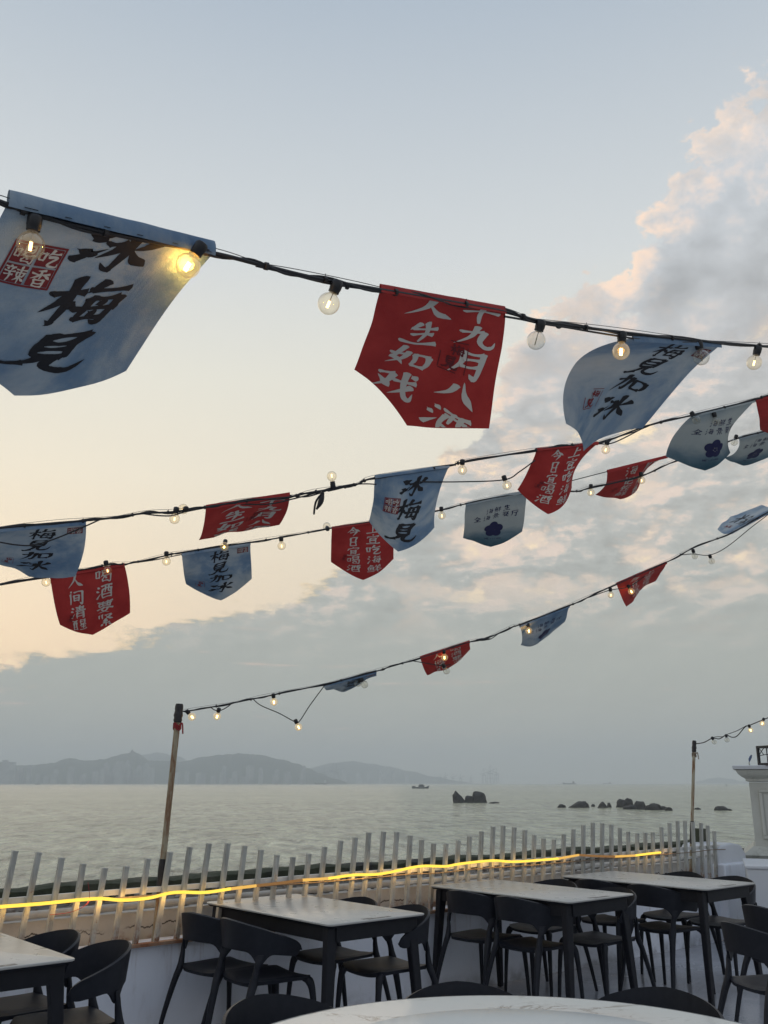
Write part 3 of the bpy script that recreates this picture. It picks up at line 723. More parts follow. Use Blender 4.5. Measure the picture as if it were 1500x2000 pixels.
# mossy stump behind the fence end
a, z = onf(1362, 1618, .35); b = MB(); b.box(fp(a, .35, .5), (.13, .13, (z - .5) * 2 - .0), FROT @ Matrix.Rotation(.03, 3, 'Y'), .94)
b.box(fp(a + .17, .4, .55), (.10, .12, .66), FROT @ Matrix.Rotation(.16, 3, 'Y'), .25)
tag(bevel(b.build('mossy_post', M['moss']), .012), 'green mossy stone post behind the right end of the fence', 'post')

# ------------------------------------------------------------------ white blocks and pillar on the right
b = MB(); prof = [(8.78, .30), (8.78, .80), (8.84, .865), (9.05, .885), (9.22, .86), (9.30, .78), (9.36, .30)]
fr = [fp(a, -.02, z) for a, z in prof]; bk = [fp(a, .42, z) for a, z in prof]; k = len(prof)
b.add(fr + bk, [tuple(range(k))[::-1], tuple(range(k, 2 * k))] + [(i, (i + 1) % k, k + (i + 1) % k, k + i) for i in range(k)])
tag(bevel(b.build('wall_end_block', M['white']), .02, 3), 'rough white block with rounded top at the end of the fence', 'wall block')
b = slab(8.75, 9.3, -.10, .04, .0, .70)
tag(bevel(b.build('wall_step', M['wall']), .015), 'lower grey step block in front of the rounded white block', 'wall block')
cb = at(1458, 1692, 8.3); b = MB(); w_ = 1.1
rz = Matrix.Rotation(R(-19), 3, 'Z')
b.box(Vector((cb.x, cb.y, 0)) + rz @ Vector((w_ / 2, w_ * .4, (cb.z - .02) / 2)), (w_, w_ * .8, cb.z - .02), rz)
b2 = MB(); b2.box(Vector((cb.x, cb.y, 0)) + rz @ Vector((w_ / 2, w_ * .4, cb.z - .008)), (w_ + .025, w_ * .8 + .025, .028), rz)
e = empty('white_plinth', (cb.x, cb.y, 0), 'square white painted plinth at the right edge beside the last table', 'plinth')
bevel(rel(b, e).build('body', M['white'], e), .01); bevel(rel(b2, e).build('top_slab', M['white'], e), .008)
# pillar
PD = 9.8; pl = (1466 - 750) / F * PD; pw = .86; py = at(1466, 1560, PD).y
PA = R(-21); _c = Matrix.Rotation(PA, 3, 'Z') @ Vector((pw / 2, pw / 2, 0))
pil = empty('gate_pillar', (pl + _c.x, py + _c.y, .0), 'white classical pillar with moulded cornice and recessed panel at right edge', 'pillar', rz=PA)
def zat(y): return at(1470, y, PD).z
def ringloft(rings):
    m_ = MB(); vs = []
    for ov, z in rings:
        h = pw / 2 + ov; vs += [(-h, -h, z), (h, -h, z), (h, h, z), (-h, h, z)]
    k = len(rings); m_.add(vs, [(i * 4 + j, i * 4 + (j + 1) % 4, (i + 1) * 4 + (j + 1) % 4, (i + 1) * 4 + j) for i in range(k - 1) for j in range(4)] + [(3, 2, 1, 0), tuple((k - 1) * 4 + j for j in range(4))]); return m_
ringloft([(0, zat(1652)), (0, zat(1528))]).build('body', M['pillar'], pil, False)
ringloft([(-.01, zat(1527)), (.03, zat(1525.5)), (.03, zat(1521.5)), (.045, zat(1519)), (.07, zat(1516.5)), (.10, zat(1511.5)), (.115, zat(1506)), (.118, zat(1503.4))]).build('cornice', M['pillar'], pil)
ringloft([(.12, zat(1503.0)), (.12, zat(1502.4))]).build('painted_shadow_strip', M['pillarline'], pil, False)  # thin dark strip, the shadow line under the cap put in as colour
ringloft([(.145, zat(1502.2)), (.15, zat(1496)), (.13, zat(1494.8))]).build('cap', M['white'], pil, False)
ringloft([(.02, zat(1690)), (.13, zat(1667)), (.11, zat(1664)), (.02, zat(1651))]).build('base', M['pillar'], pil, False)
ringloft([(-.12, 0.0), (-.12, zat(1689))]).build('footing', M['ledge'], pil, False)
b = MB(); f0 = -pw / 2 - .012; zt, zb = zat(1542), zat(1637)
for (x0, x1, z0, z1) in ((-.345, .345, zt - .03, zt), (-.345, .345, zb, zb + .03), (-.345, -.312, zb + .031, zt - .031), (.312, .345, zb + .031, zt - .031)):
    b.box(((x0 + x1) / 2, f0, (z0 + z1) / 2), (x1 - x0, .022, z1 - z0))
bevel(b.build('panel_moulding', M['pillar'], pil, False), .006)
b = MB(); b.box((0, -pw / 2 - .002, (zt + zb) / 2), (.6, .003, zt - zb - .09)); b.build('panel', M['pillar'], pil, False)
# lantern and plastic tag on the pillar
lp = at(1512, 1492.5, 9.75); e = empty('lantern', (lp.x, lp.y, zat(1494.8)), 'black square iron lantern frame with lattice standing on the pillar', 'lantern', rz=R(12))
b = MB(); q = .105; hh_ = .20
for sx in (-1, 1):
    for sy in (-1, 1): b.box((sx * q, sy * q, hh_ / 2), (.024, .024, hh_))
for z in (.012, hh_ - .012):
    for sx in (-1, 1): b.box((sx * q, 0, z), (.022, 2 * q - .026, .024)); b.box((0, sx * q, z), (2 * q - .026, .022, .024))
b.build('frame', M['iron'], e, False)
b = MB()
for sy in (-1, 1):
    b.tube([(-.09, sy * q, .10), (0, sy * q, .115), (.09, sy * q, .10)], .004, 5); b.tube([(-.09, sy * q, .18), (-.04, sy * q, .11)], .004, 5); b.tube([(-.03, sy * q, .18), (-.07, sy * q, .14), (-.085, sy * q, .115)], .004, 5); b.tube([(0, sy * q, .02), (0, sy * q, .18)], .006, 5)
b.build('lattice', M['iron'], e)
tp = at(1464, 1493, 9.75); e = empty('plastic_tag', (tp.x, tp.y, zat(1494.8)), 'small blue-grey plastic tag on a short stalk on the pillar cap', 'tag')
b = MB(); b.tube([(0, 0, 0), (-.004, 0, .02), (0, 0, .038)], .006, 6); b.build('stalk', M['pvc'], e)
b = MB(); b.tube([(0, 0, .036), (.006, 0, .06), (.02, 0, .085), (.032, 0, .105)], [(.006, .004), (.013, .005), (.013, .005), (.007, .004)], 8); b.build('leaf', M['bluetag'], e)
# debris at the foot of the wall
dp = onz(1440, 1822, 0); b = MB()
random.seed(12)
for k in range(26):
    s_ = random.uniform(.03, .09); b.box((random.uniform(-.16, .16), random.uniform(-.1, .12), s_ * .45 + random.uniform(0, .05)), (s_ * 1.5, s_, s_), Matrix.Rotation(random.uniform(0, 6), 3, 'Z') @ Matrix.Rotation(random.uniform(-.7, .7), 3, 'X'), random.uniform(.4, .9))
o = bevel(b.build('debris_pile', M['junk'], smooth=False), .012); o.location = dp + Vector((0.05, .15, 0)); tag(o, 'small dark pile of debris at the foot of the white wall', 'debris')

# ------------------------------------------------------------------ chair
def chair_proto():
    e = empty('chair', (0, 0, 0), 'x', 'chair', 'black plastic chairs')
    # faces +y; back band wraps round -y side
    def band(phi, k, side):           # k 0 bottom..1 top, side 0 inner 1 outer
        u = min(abs(phi) / 112.0, 1.0); tip = max(0.0, (u - .87) / .13); shrink = math.sqrt(max(0.0, 1 - tip * tip))
        ztop = .745 - .02 * u - .090 * u ** 2.2 + .008 * math.cos(R(phi) * 2); zbot = .604 - .040 * u * u - .005 * u - .062 * math.exp(-((abs(phi) - 52) / 9.5) ** 2)
        zc = (ztop + zbot) / 2; hh = (ztop - zbot) / 2 * max(shrink, .02)
        z = zc + hh * (2 * k - 1); rr = 1 + .07 * (k - .4) + (.0 if side == 0 else .055)
        th = R(phi); return Vector((.252 * rr * math.sin(th), -.238 * rr * math.cos(th) - .01, z))
    b = MB(); N_ = 72; rows = []
    for i in range(N_ + 1):
        phi = -112 + 224 * i / N_
        ring = [band(phi, k / 5, 0) for k in range(6)] + [band(phi, 1.03, .5 > 1)] + [band(phi, 1 - k / 5, 1) for k in range(6)]
        ring.append(ring[0]); rows.append(ring)
    b.grid(rows, len(rows[0]), N_ + 1); b.build('backrest', M['plastic'], e)
    # seat
    b = MB(); n = 14; top = []; bot = []
    def sq(u, v):
        k = 1 / max(1e-6, (abs(u) ** 5 + abs(v) ** 5) ** .2) * max(abs(u), abs(v)) if (u or v) else 1
        return u * k, v * k
    for j in range(n + 1):
        rt, rb = [], []
        for i in range(n + 1):
            u, v = sq(i / n * 2 - 1, j / n * 2 - 1); edge_ = max(abs(u), abs(v))
            wd = .218 - .014 * (1 - v) * .5
            z = .452 - .016 * math.exp(-((u * 1.5) ** 2 + (v * 1.3 + .2) ** 2)) + .010 * u * u * (v > -.9) - .012 * max(0, v) ** 3
            rt.append(Vector((u * wd, v * .212 + .005, z - .008 * max(0, (edge_ - .9) / .1)))); rb.append(Vector((u * wd * .97, v * .205 + .005, z - .026)))
        top.append(rt); bot.append(rb)
    b.grid(top, n + 1, n + 1); b.grid([r_[::-1] for r_ in bot], n + 1, n + 1)
    ring_t = [top[0][i] for i in range(n)] + [top[j][n] for j in range(n)] + [top[n][i] for i in range(n, 0, -1)] + [top[j][0] for j in range(n, 0, -1)]
    ring_b = [bot[0][i] for i in range(n)] + [bot[j][n] for j in range(n)] + [bot[n][i] for i in range(n, 0, -1)] + [bot[j][0] for j in range(n, 0, -1)]
    k = len(ring_t); b.add(ring_t + ring_b, [(i, k + i, k + (i + 1) % k, (i + 1) % k) for i in range(k)])
    b.build('seat', M['plastic'], e)
    for s_ in (-1, 1):
        b = MB(); ph = R(52); tx, ty = s_ * .252 * math.sin(ph) * 1.03, -.238 * math.cos(ph) * 1.04 - .01
        path = [(s_ * .240, -.312, 0), (s_ * .222, -.266, .2), (s_ * .202, -.216, .37), (s_ * .192, -.188, .44), (s_ * .193, -.179, .48), (s_ * .196, -.172, .515), (tx * .995, ty - .004, .545), (tx * 1.0, ty - .002, .565), (tx * 1.0, ty - .001, .585)]
        rad = [(.0115, .0125), (.0145, .017), (.0185, .0225), (.021, .026), (.0175, .020), (.0145, .018), (.012, .021), (.008, .028), (.005, .030)]
        b.tube(catmull(path, 4), [tuple((1 - q) * c0 + q * c1 for c0, c1 in zip(rad[i], rad[min(i + 1, 8)])) for i in range(8) for q in (0, .25, .5, .75)] + [rad[8]], 12, flat=(s_ * .62, -.8, 0))
        b.build('leg', M['plastic'], e)
        b = MB(); path = [(s_ * .222, .222, 0), (s_ * .214, .212, .2), (s_ * .204, .198, .36), (s_ * .192, .182, .42), (s_ * .165, .155, .438)]
        rad = [.0115, .0145, .0185, .024, .016]
        b.tube(catmull(path, 4), [(1 - q) * rad[i] + q * rad[min(i + 1, 4)] for i in range(4) for q in (0, .25, .5, .75)] + [rad[4]], 12); b.build('leg', M['plastic'], e)
    return e

# ------------------------------------------------------------------ tables
TA = R(40.5); TW = Vector((math.cos(TA), math.sin(TA), 0)); TL = Vector((-math.sin(TA), math.cos(TA), 0))
LX, LY = 1.30, .70
def table_proto():
    e = empty('dining_table', (0, 0, 0), 'x', 'table', 'rectangular black-framed tables')   # local x = short, y = long
    def rrect(wx, wy, r, z, n=6):
        out = []
        for cx, cy, a0 in ((1, 1, 0), (-1, 1, 90), (-1, -1, 180), (1, -1, 270)):
            for i in range(n + 1):
                an = R(a0 + 90 * i / n); out.append(Vector((cx * (wx / 2 - r) + r * math.cos(an), cy * (wy / 2 - r) + r * math.sin(an), z)))
        return out
    def prism(levels):
        m_ = MB(); k = len(levels[0]); vs = [q for l in levels for q in l]
        m_.add(vs, [(j * k + i, j * k + (i + 1) % k, (j + 1) * k + (i + 1) % k, (j + 1) * k + i) for j in range(len(levels) - 1) for i in range(k)] + [tuple(range(k))[::-1], tuple((len(levels) - 1) * k + i for i in range(k))]); return m_
    prism([rrect(LY - .012, LX - .012, .03, .7385), rrect(LY, LX, .034, .7415), rrect(LY, LX, .034, .748), rrect(LY - .006, LX - .006, .032, .75)]).build('tabletop', M['stone'], e)
    prism([rrect(LY - .03, LX - .03, .03, .728), rrect(LY - .012, LX - .012, .03, .738)]).build('edge_tray', M['frame'], e)
    b = MB()
    for s_ in (-1, 1):
        b.box((s_ * (LY / 2 - .055), 0, .69), (.03, LX - .16, .075)); b.box((0, s_ * (LX / 2 - .055), .69), (LY - .16, .03, .075))
    b.build('apron', M['frame'], e, False)
    b = MB(); b.box((.02, -LX / 2 + .035, .7506), (.17, .03, .0008), Matrix.Rotation(R(4), 3, 'Z')); b.box((-.05, -LX / 2 + .05, .7506), (.07, .03, .0008), Matrix.Rotation(R(-6), 3, 'Z')); b.build('sticker', M['sticker'], e, False)
    for sx in (-1, 1):
        for sy in (-1, 1):
            b = MB(); P0 = Vector((sx * (LY / 2 - .062), sy * (LX / 2 - .075), .725)); P1 = Vector((sx * (LY / 2 - .005), sy * (LX / 2 - .04), 0))
            secs = [(0, .115, .05), (.05, .09, .05), (.10, .066, .048), (.2, .058, .046), (.6, .05, .042), (1, .036, .034)]
            lv = []
            for q, wx, wy in secs:
                c = P0.lerp(P1, q) + Vector((-sx * max(0, (wx - .06)) * .45, 0, 0)); lv.append([c + Vector((ox * wx / 2, oy * wy / 2, 0)) for ox, oy in ((-1, -1), (1, -1), (1, 1), (-1, 1))])
            lv = lv[::-1]; prism_v = MB(); vs = [q for l in lv for q in l]
            prism_v.add(vs, [(j * 4 + i, j * 4 + (i + 1) % 4, (j + 1) * 4 + (i + 1) % 4, (j + 1) * 4 + i) for j in range(len(lv) - 1) for i in range(4)] + [(3, 2, 1, 0), tuple((len(lv) - 1) * 4 + i for i in range(4))])
            bevel(prism_v.build('leg', M['frame'], e, False), .006)
    return e
tproto = table_proto(); cproto = chair_proto()
rc = [(-1.31, 4.316), (.245, 5.74), (1.70, 6.71), (2.80, 7.43)]
tl = ['rectangular table cut off by the left picture edge, nearest of the row', 'rectangular table in the middle left, standing before the rusty pole', 'rectangular table right of the middle, before the glowing rope', 'farthest rectangular table, beside the white plinth on the right']
tables = []
for i, (x, y) in enumerate(rc):
    c = Vector((x, y, 0)) + TL * (LX / 2) - TW * (LY / 2)
    o = tproto if i == 0 else copy_tree(tproto)
    o.location = c; o.rotation_euler = (0, 0, TA); o['label'] = tl[i]; tables.append(c)
used = [False]
def chair(pos, facing, label):
    o = cproto if not used[0] else copy_tree(cproto); used[0] = True
    o.location = (pos[0], pos[1], 0); o.rotation_euler = (0, 0, math.atan2(facing[1], facing[0]) - math.pi / 2); o['label'] = label; o.scale = (.95, .96, 1.0); return o
def rotv(v, d):
    return Matrix.Rotation(R(d), 3, 'Z') @ v
L_, R_ = TW, -TW
T34 = {4: (2, -.19, .25), .5: (2, -.20, -.22), 3.5: (3, -.17, .31), -2.5: (3, -.18, -.19)}   # chairs pushed in under the table edge
for px, fd, tw, lab in (
    ((35, 1962), R_, 3, 'chair at the left-edge table, farther one, seat half hidden under the tabletop'),
    ((130, 1992), R_, -6, 'chair at the left-edge table, nearer one with full armrest showing'),
    ((438, 1884), L_, 6, 'chair left of the middle-left table, closer to the fence and rusty pole'),
    ((518, 1902), L_, -3, 'chair left of the middle-left table, its rounded seat showing in front'),
    ((655, 1861), R_, 3, 'chair right of the middle-left table, farther one, back rim above the tabletop'),
    ((754, 1883), R_, -5, 'chair right of the middle-left table, nearer one beyond the table corner'),
    ((945, 1823), L_, 4, 'chair left of the third table, next to the parapet wall'),
    ((1045, 1838), L_, .5, 'chair left of the third table, at its front corner'),
    ((1062, 1807), R_, 2, 'chair right of the third table, farther one peeking over the tabletop'),
    ((1172, 1830), R_, -3, 'chair right of the third table, nearer one with pale rim behind the table corner'),
    ((1250, 1792), L_, 3.5, 'chair left of the farthest table, closer to the fence'),
    ((1336, 1804), L_, -2.5, 'chair left of the farthest table, nearer one with seat and four legs in view'),
    ((1318, 1784), R_, 2, 'chair right of the farthest table, back towards the fence end'),
    ((1412, 1797), R_, -2, 'chair right of the farthest table, next to the white plinth')):
    P = onz(px[0], px[1], .45)
    if tw in T34: P = tables[T34[tw][0]] + TW * T34[tw][1] + TL * T34[tw][2]
    gap = FC - P.dot(FN)
    if gap < .27: P -= FN * (.27 - gap)
    chair(P, rotv(fd, tw), lab)
RT = Vector((.386, 2.74, 0)); RR = .887
for px, lab in (((505, 1946), 'chair at the round marble table, leftmost of the three, back to the camera side'), ((892, 1919), 'chair at the far side of the round marble table, middle of the three, mostly hidden'), ((1300, 1931), 'chair at the round marble table, right of the three, broad curved back')):
    Q = onz(px[0], px[1] + 5, .745); Q.z = 0; d = (RT - Q).normalized(); chair(Q + d * .24, d, lab)
for px, z, D, fd, lab in (((1520, 1924), .66, 4.9, 14, 'chair cut off by the right picture edge, nearer one with pale rim'), ((1550, 1886), .66, 5.6, 20, 'chair cut off by the right picture edge, farther one behind its neighbour')):
    P = at(px[0], px[1], D); chair(P, Vector((math.cos(R(fd)), math.sin(R(fd)), 0)), lab)

# round marble table with turntable
e = empty('round_table', RT, 'large round white marble dining table in the foreground', 'table')
b = MB(); b.lathe([(RR - .02, .722), (RR - .004, .728), (RR, .736), (RR - .003, .744), (RR - .01, .748), (RR - .03, .75), (RR * .6, .75), (.2, .75), (.02, .75)], 96); b.build('tabletop', M['marble'], e)
b = MB(); b.lathe([(.42, 0), (.42, .03), (.12, .07), (.10, .12), (.10, .62), (.16, .68), (.5, .70), (.5, .721)], 40); b.build('pedestal', M['frame'], e)
e2 = empty('turntable', RT + Vector((0, 0, .75)), 'round pale glass turntable lying on the marble table', 'turntable')
b = MB(); b.lathe([(.18, .0005), (.18, .012)], 32); b.build('bearing', M['frame'], e2)
b = MB(); b.lathe([(.555, .0125), (.562, .014), (.565, .018), (.562, .022), (.555, .0235), (.3, .0235), (.02, .0235)], 96); b.build('disc', M['turntable'], e2)

# ------------------------------------------------------------------ brush characters
SAN = 'd:10,12 24,22|d:4,38 18,46|t:6,92 16,74 27,54'
MEI = 'p:60,8 54,20 44,32|h:50,24 72,22 94,17|v:58,40 54,60 50,80|h:58,41 76,38 92,37|k:92,37 88,66 84,88 74,84|h:40,62 70,58 99,57|h:50,81 68,79 88,77|d:70,46 76,54|d:66,66 73,73'
RI = lambda x0, y0, x1, y1: f'v:{x0},{y0} {x0},{y1}|h:{x0},{y0} {x1},{y0-1}|v:{x1},{y0-1} {x1},{y1}|h:{x0},{(y0+y1)/2} {x1},{(y0+y1)/2-1}|h:{x0},{y1} {x1},{y1-1}'
KOU = lambda x0, y0, x1, y1: f'v:{x0},{y0} {x0+2},{y1}|h:{x0},{y0} {x1},{y0-2}|v:{x1},{y0-2} {x1-3},{y1}|h:{x0+2},{y1} {x1-3},{y1-1}'
MU = 'h:6,38 24,34 42,29|v:26,6 27,50 25,92|t:25,92 22,91 17,86|p:25,40 18,56 4,72|d:29,46 42,58'
YOU = lambda s, d: f'h:{34*s+d},12 {98*s+d},8|v:{42*s+d},30 {42*s+d},94|h:{42*s+d},30 {92*s+d},28|v:{92*s+d},28 {92*s+d},94|v:{58*s+d},12 {58*s+d},28 {52*s+d},52|v:{76*s+d},12 {76*s+d},46 {86*s+d},52|h:{42*s+d},66 {90*s+d},64|h:{42*s+d},92 {92*s+d},90'
CH = {
 '冰': 'd:6,18 20,22 36,16|d:30,16 22,28 16,36|t:4,80 18,70 38,46|d:8,60 22,62 26,56|v:66,2 64,40 56,92|t:56,92 50,90 42,80|h:38,34 48,34 58,28|p:58,28 50,50 32,68|p:96,12 84,28 68,42|n:67,40 80,58 99,74',
 '梅': MU + '|' + MEI,
 '見': 'v:30,8 26,58|h:30,10 52,8 72,5|v:72,5 68,58|h:30,26 66,24|h:28,42 66,40|h:27,58 67,56|p:42,60 30,80 2,96|h:2,96 16,92 28,86|k:56,60 54,82 66,93 88,90 98,64',
 '加': 'h:6,34 26,30 46,26|k:46,26 42,60 38,84 28,76|p:28,6 24,50 2,94|' + KOU(60, 38, 94, 76),
 '人': 'p:50,6 38,46 4,90|n:44,34 66,66 98,86', '生': 'p:36,10 14,42|h:22,33 86,26|v:52,3 52,90|h:26,60 80,55|h:4,93 98,88',
 '如': 'p:28,6 14,50 8,58|p:8,56 28,70 42,84|p:44,28 36,62 6,92|h:2,42 50,35|' + KOU(62, 36, 96, 78),
 '戏': 'h:6,24 40,19|p:40,19 28,56 4,84|n:8,36 24,54 42,74|h:46,42 96,32|k:64,4 70,50 84,86 98,94 98,70|p:90,48 74,70 48,94|d:80,6 92,18',
 '千': 'p:80,8 54,16 24,22|h:4,48 96,42|v:52,18 50,98', '九': 'p:46,4 38,50 4,94|h:12,38 40,34 68,28|k:68,28 64,70 78,90 98,86 99,66',
 '月': 'p:28,8 28,50 8,96|h:28,9 78,6|k:78,6 78,96 66,94 58,86|h:28,34 76,32|h:28,58 76,56', '八': 'p:36,26 28,56 4,86|n:50,12 66,50 98,86',
 '酒': SAN + '|' + YOU(1, 0), '今': 'p:50,4 32,34 2,58|n:48,10 70,36 99,54|d:42,34 56,44|h:28,60 76,56|p:76,56 62,76 46,98', '日': RI(28, 10, 76, 92),
 '宜': 'd:46,2 54,14|v:12,20 6,38|h:12,22 92,18|t:92,18 88,26 78,36|' + RI(30, 40, 70, 86) + '|h:30,56 70,55|h:4,94 98,91',
 '喝': KOU(6, 30, 30, 66) + '|' + RI(46, 6, 86, 38) + '|p:50,40 34,64|h:44,54 95,50|k:95,50 90,92 76,88|p:62,58 46,78|n:60,62 74,76|v:46,76 46,88|h:46,89 78,87',
 '吃': KOU(4, 28, 30, 66) + '|p:58,4 36,38|h:52,24 96,20|k:48,46 86,42 54,84 64,95 94,92 98,74', '海': SAN + '|' + MEI,
 '鲜': 'p:24,4 4,30|h:20,16 38,14|t:38,14 34,20 28,28|' + RI(8, 34, 44, 66) + '|v:26,34 26,66|h:2,88 50,82|d:60,8 66,20|p:88,6 78,20|h:56,27 95,24|h:58,47 92,44|h:52,68 99,64|v:75,26 75,98',
 '间': 'd:12,6 20,16|v:12,24 12,96|h:34,14 88,12|k:88,12 88,96 78,94 72,86|' + RI(34, 38, 66, 74),
 '清': SAN + '|h:40,14 92,12|h:44,26 88,24|h:36,41 99,38|v:66,3 66,40|v:46,50 42,98|h:46,51 86,48|k:86,48 86,96 76,92|h:46,65 84,63|h:46,79 84,77',
 '醒': YOU(.5, -14) + '|' + RI(58, 8, 90, 40) + '|p:62,46 52,62|h:58,56 94,53|v:76,44 76,92|h:60,73 92,71|h:50,94 99,91',
 '要': 'h:6,11 94,8|v:16,26 18,50|h:16,26 84,23|v:84,23 82,50|v:38,11 38,48|v:62,11 62,48|h:18,50 82,48|p:46,54 30,76 72,98|p:66,62 52,84 10,99|h:2,70 98,65',
 '紧': 'v:12,8 12,36|v:30,4 30,40|h:46,11 84,8|p:84,8 66,28 42,46|n:50,16 70,32 96,43|p:54,44 36,57|h:36,57 60,54|p:60,54 34,73|h:34,73 76,68|v:52,72 52,98|d:32,80 18,94|d:70,78 86,92',
 '全': 'p:50,3 30,28 2,48|n:50,6 72,28 99,46|h:28,53 72,50|h:30,71 70,69|h:10,95 92,92|v:50,50 50,93', '景': RI(30, 4, 70, 28) + '|d:48,30 54,38|h:4,42 96,39|' + KOU(28, 52, 72, 70) + '|v:50,70 50,98|d:28,78 14,94|d:74,78 90,92',
 '餐': 'p:22,2 8,24|h:12,12 46,10|p:46,10 34,32 8,42|h:54,11 90,8|p:90,8 76,28 56,40|n:58,18 92,42|p:50,38 4,66|n:50,40 98,64|v:32,62 32,98|h:32,63 70,60|v:70,60 68,80|h:32,72 68,70|h:32,81 68,80|n:46,84 90,99',
 '厅': 'h:14,12 96,8|p:16,12 14,60 0,98|h:32,38 94,33|k:66,35 66,96 54,94 46,84', '香': 'p:70,3 30,13|h:8,27 92,24|v:50,10 50,54|p:50,28 6,56|n:50,28 96,54|' + RI(28, 60, 72, 97),
 '辣': 'd:22,2 28,10|h:4,15 46,12|d:14,20 18,32|p:36,18 30,32|h:2,38 50,34|h:8,57 44,54|v:26,36 22,98|h:54,21 98,18|' + KOU(58, 38, 92, 58) + '|v:75,3 75,98|p:74,60 52,86|n:76,60 99,84',
 '记': 'd:14,8 26,19|h:4,38 28,34|k:28,34 24,86 40,70|h:46,21 88,18|v:88,18 84,48|h:48,49 84,46|k:48,49 48,88 92,92 97,68', '佐': 'p:28,3 2,48|v:18,30 18,98|h:36,25 98,20|p:60,3 34,74|h:48,54 93,51|v:70,52 70,92|h:38,95 99,91',
 '仍': 'p:28,3 2,48|v:18,30 18,98|h:40,19 78,16|p:78,16 70,44 94,44|k:94,44 84,94 70,86|p:54,18 34,94', '机': MU + '|p:58,16 54,60 40,94|h:57,17 82,14|k:82,14 80,86 96,90 99,64',
 '礼': 'd:22,2 30,12|h:4,28 46,24|p:46,24 2,66|v:26,48 26,98|d:32,52 44,62|k:62,4 60,86 92,92 98,64', '上': 'v:48,6 48,90|h:48,46 84,42|h:4,94 98,89',
}
PROF = {'h': [.95, .50, .58, 1.15], 'v': [1.2, .80, .74, .42], 'p': [1.2, .95, .55, .06], 'n': [.18, .6, 1.4, .10], 'd': [.15, 1.25, .85, .25], 'k': [1.15, .75, .95, .06], 't': [1.05, .75, .40, .04]}
def prof_at(kind, u):
    p = PROF[kind]; q = u * 3; i = min(int(q), 2); return p[i] + (p[i + 1] - p[i]) * (q - i)
def strokes(ch, weight, seed=0):
    """outline strips of a character in a 0..1 box, y downwards: list of (left points, right points)"""
    out = []
    rnd = random.Random(seed * 91 + ord(ch))
    for s_ in CH[ch].split('|'):
        kind, pts_ = s_.split(':'); P = [Vector((float(a.split(',')[0]) + rnd.uniform(-2.2, 2.2), float(a.split(',')[1]) + rnd.uniform(-2.2, 2.2), 0)) / 100 for a in pts_.split()]
        if len(P) == 2:
            d = P[1] - P[0]; P = [P[0], P[0] + d * .5 + Vector((-d.y, d.x, 0)) * rnd.uniform(-.12, .12), P[1]]
        C = catmull(P, 7); n = len(C); Lp, Rp = [], []
        for i in range(n):
            tdir = (C[min(i + 1, n - 1)] - C[max(i - 1, 0)]).normalized(); nn = Vector((-tdir.y, tdir.x, 0))
            w = weight * prof_at(kind, i / (n - 1)) * (1 + .05 * rnd.uniform(-1, 1)) / 2
            if kind in 'hvn' and i == 0: nn = (nn + tdir * .5).normalized()
            Lp.append(C[i] + nn * w); Rp.append(C[i] - nn * w)
        # blunt slanted ends
        a0 = (C[0] - C[1]).normalized() * weight * .22; a1 = (C[-1] - C[-2]).normalized() * weight * .12
        Lp.insert(0, C[0] + a0 + (Lp[0] - C[0]) * .35); Rp.insert(0, C[0] + a0 - (Lp[1] - C[0]) * .35); Lp.append(C[-1] + a1); Rp.append(C[-1] + a1 * .9)
        out.append((Lp, Rp))
    return out

# ------------------------------------------------------------------ strings of lights: depth along each string
def lin(x0, d0, x1, d1):
    return lambda x: 1.0 / (1 / d0 + (1 / d1 - 1 / d0) * (x - x0) / (x1 - x0))
P1D = (P1T - CAM).dot(Vector((0, CP, SP))); P2D = (P2T - CAM).dot(Vector((0, CP, SP)))
DA = lambda x: 90.0 / (54.3 - .01735 * (x - 15))
DB = lin(0, 4.1, 1500, 5.5); DC = lin(0, 5.0, 1500, 6.6); DD = lin(350, P1D, 1500, 7.5); DE = lin(1356, P2D, 1500, 8.8)

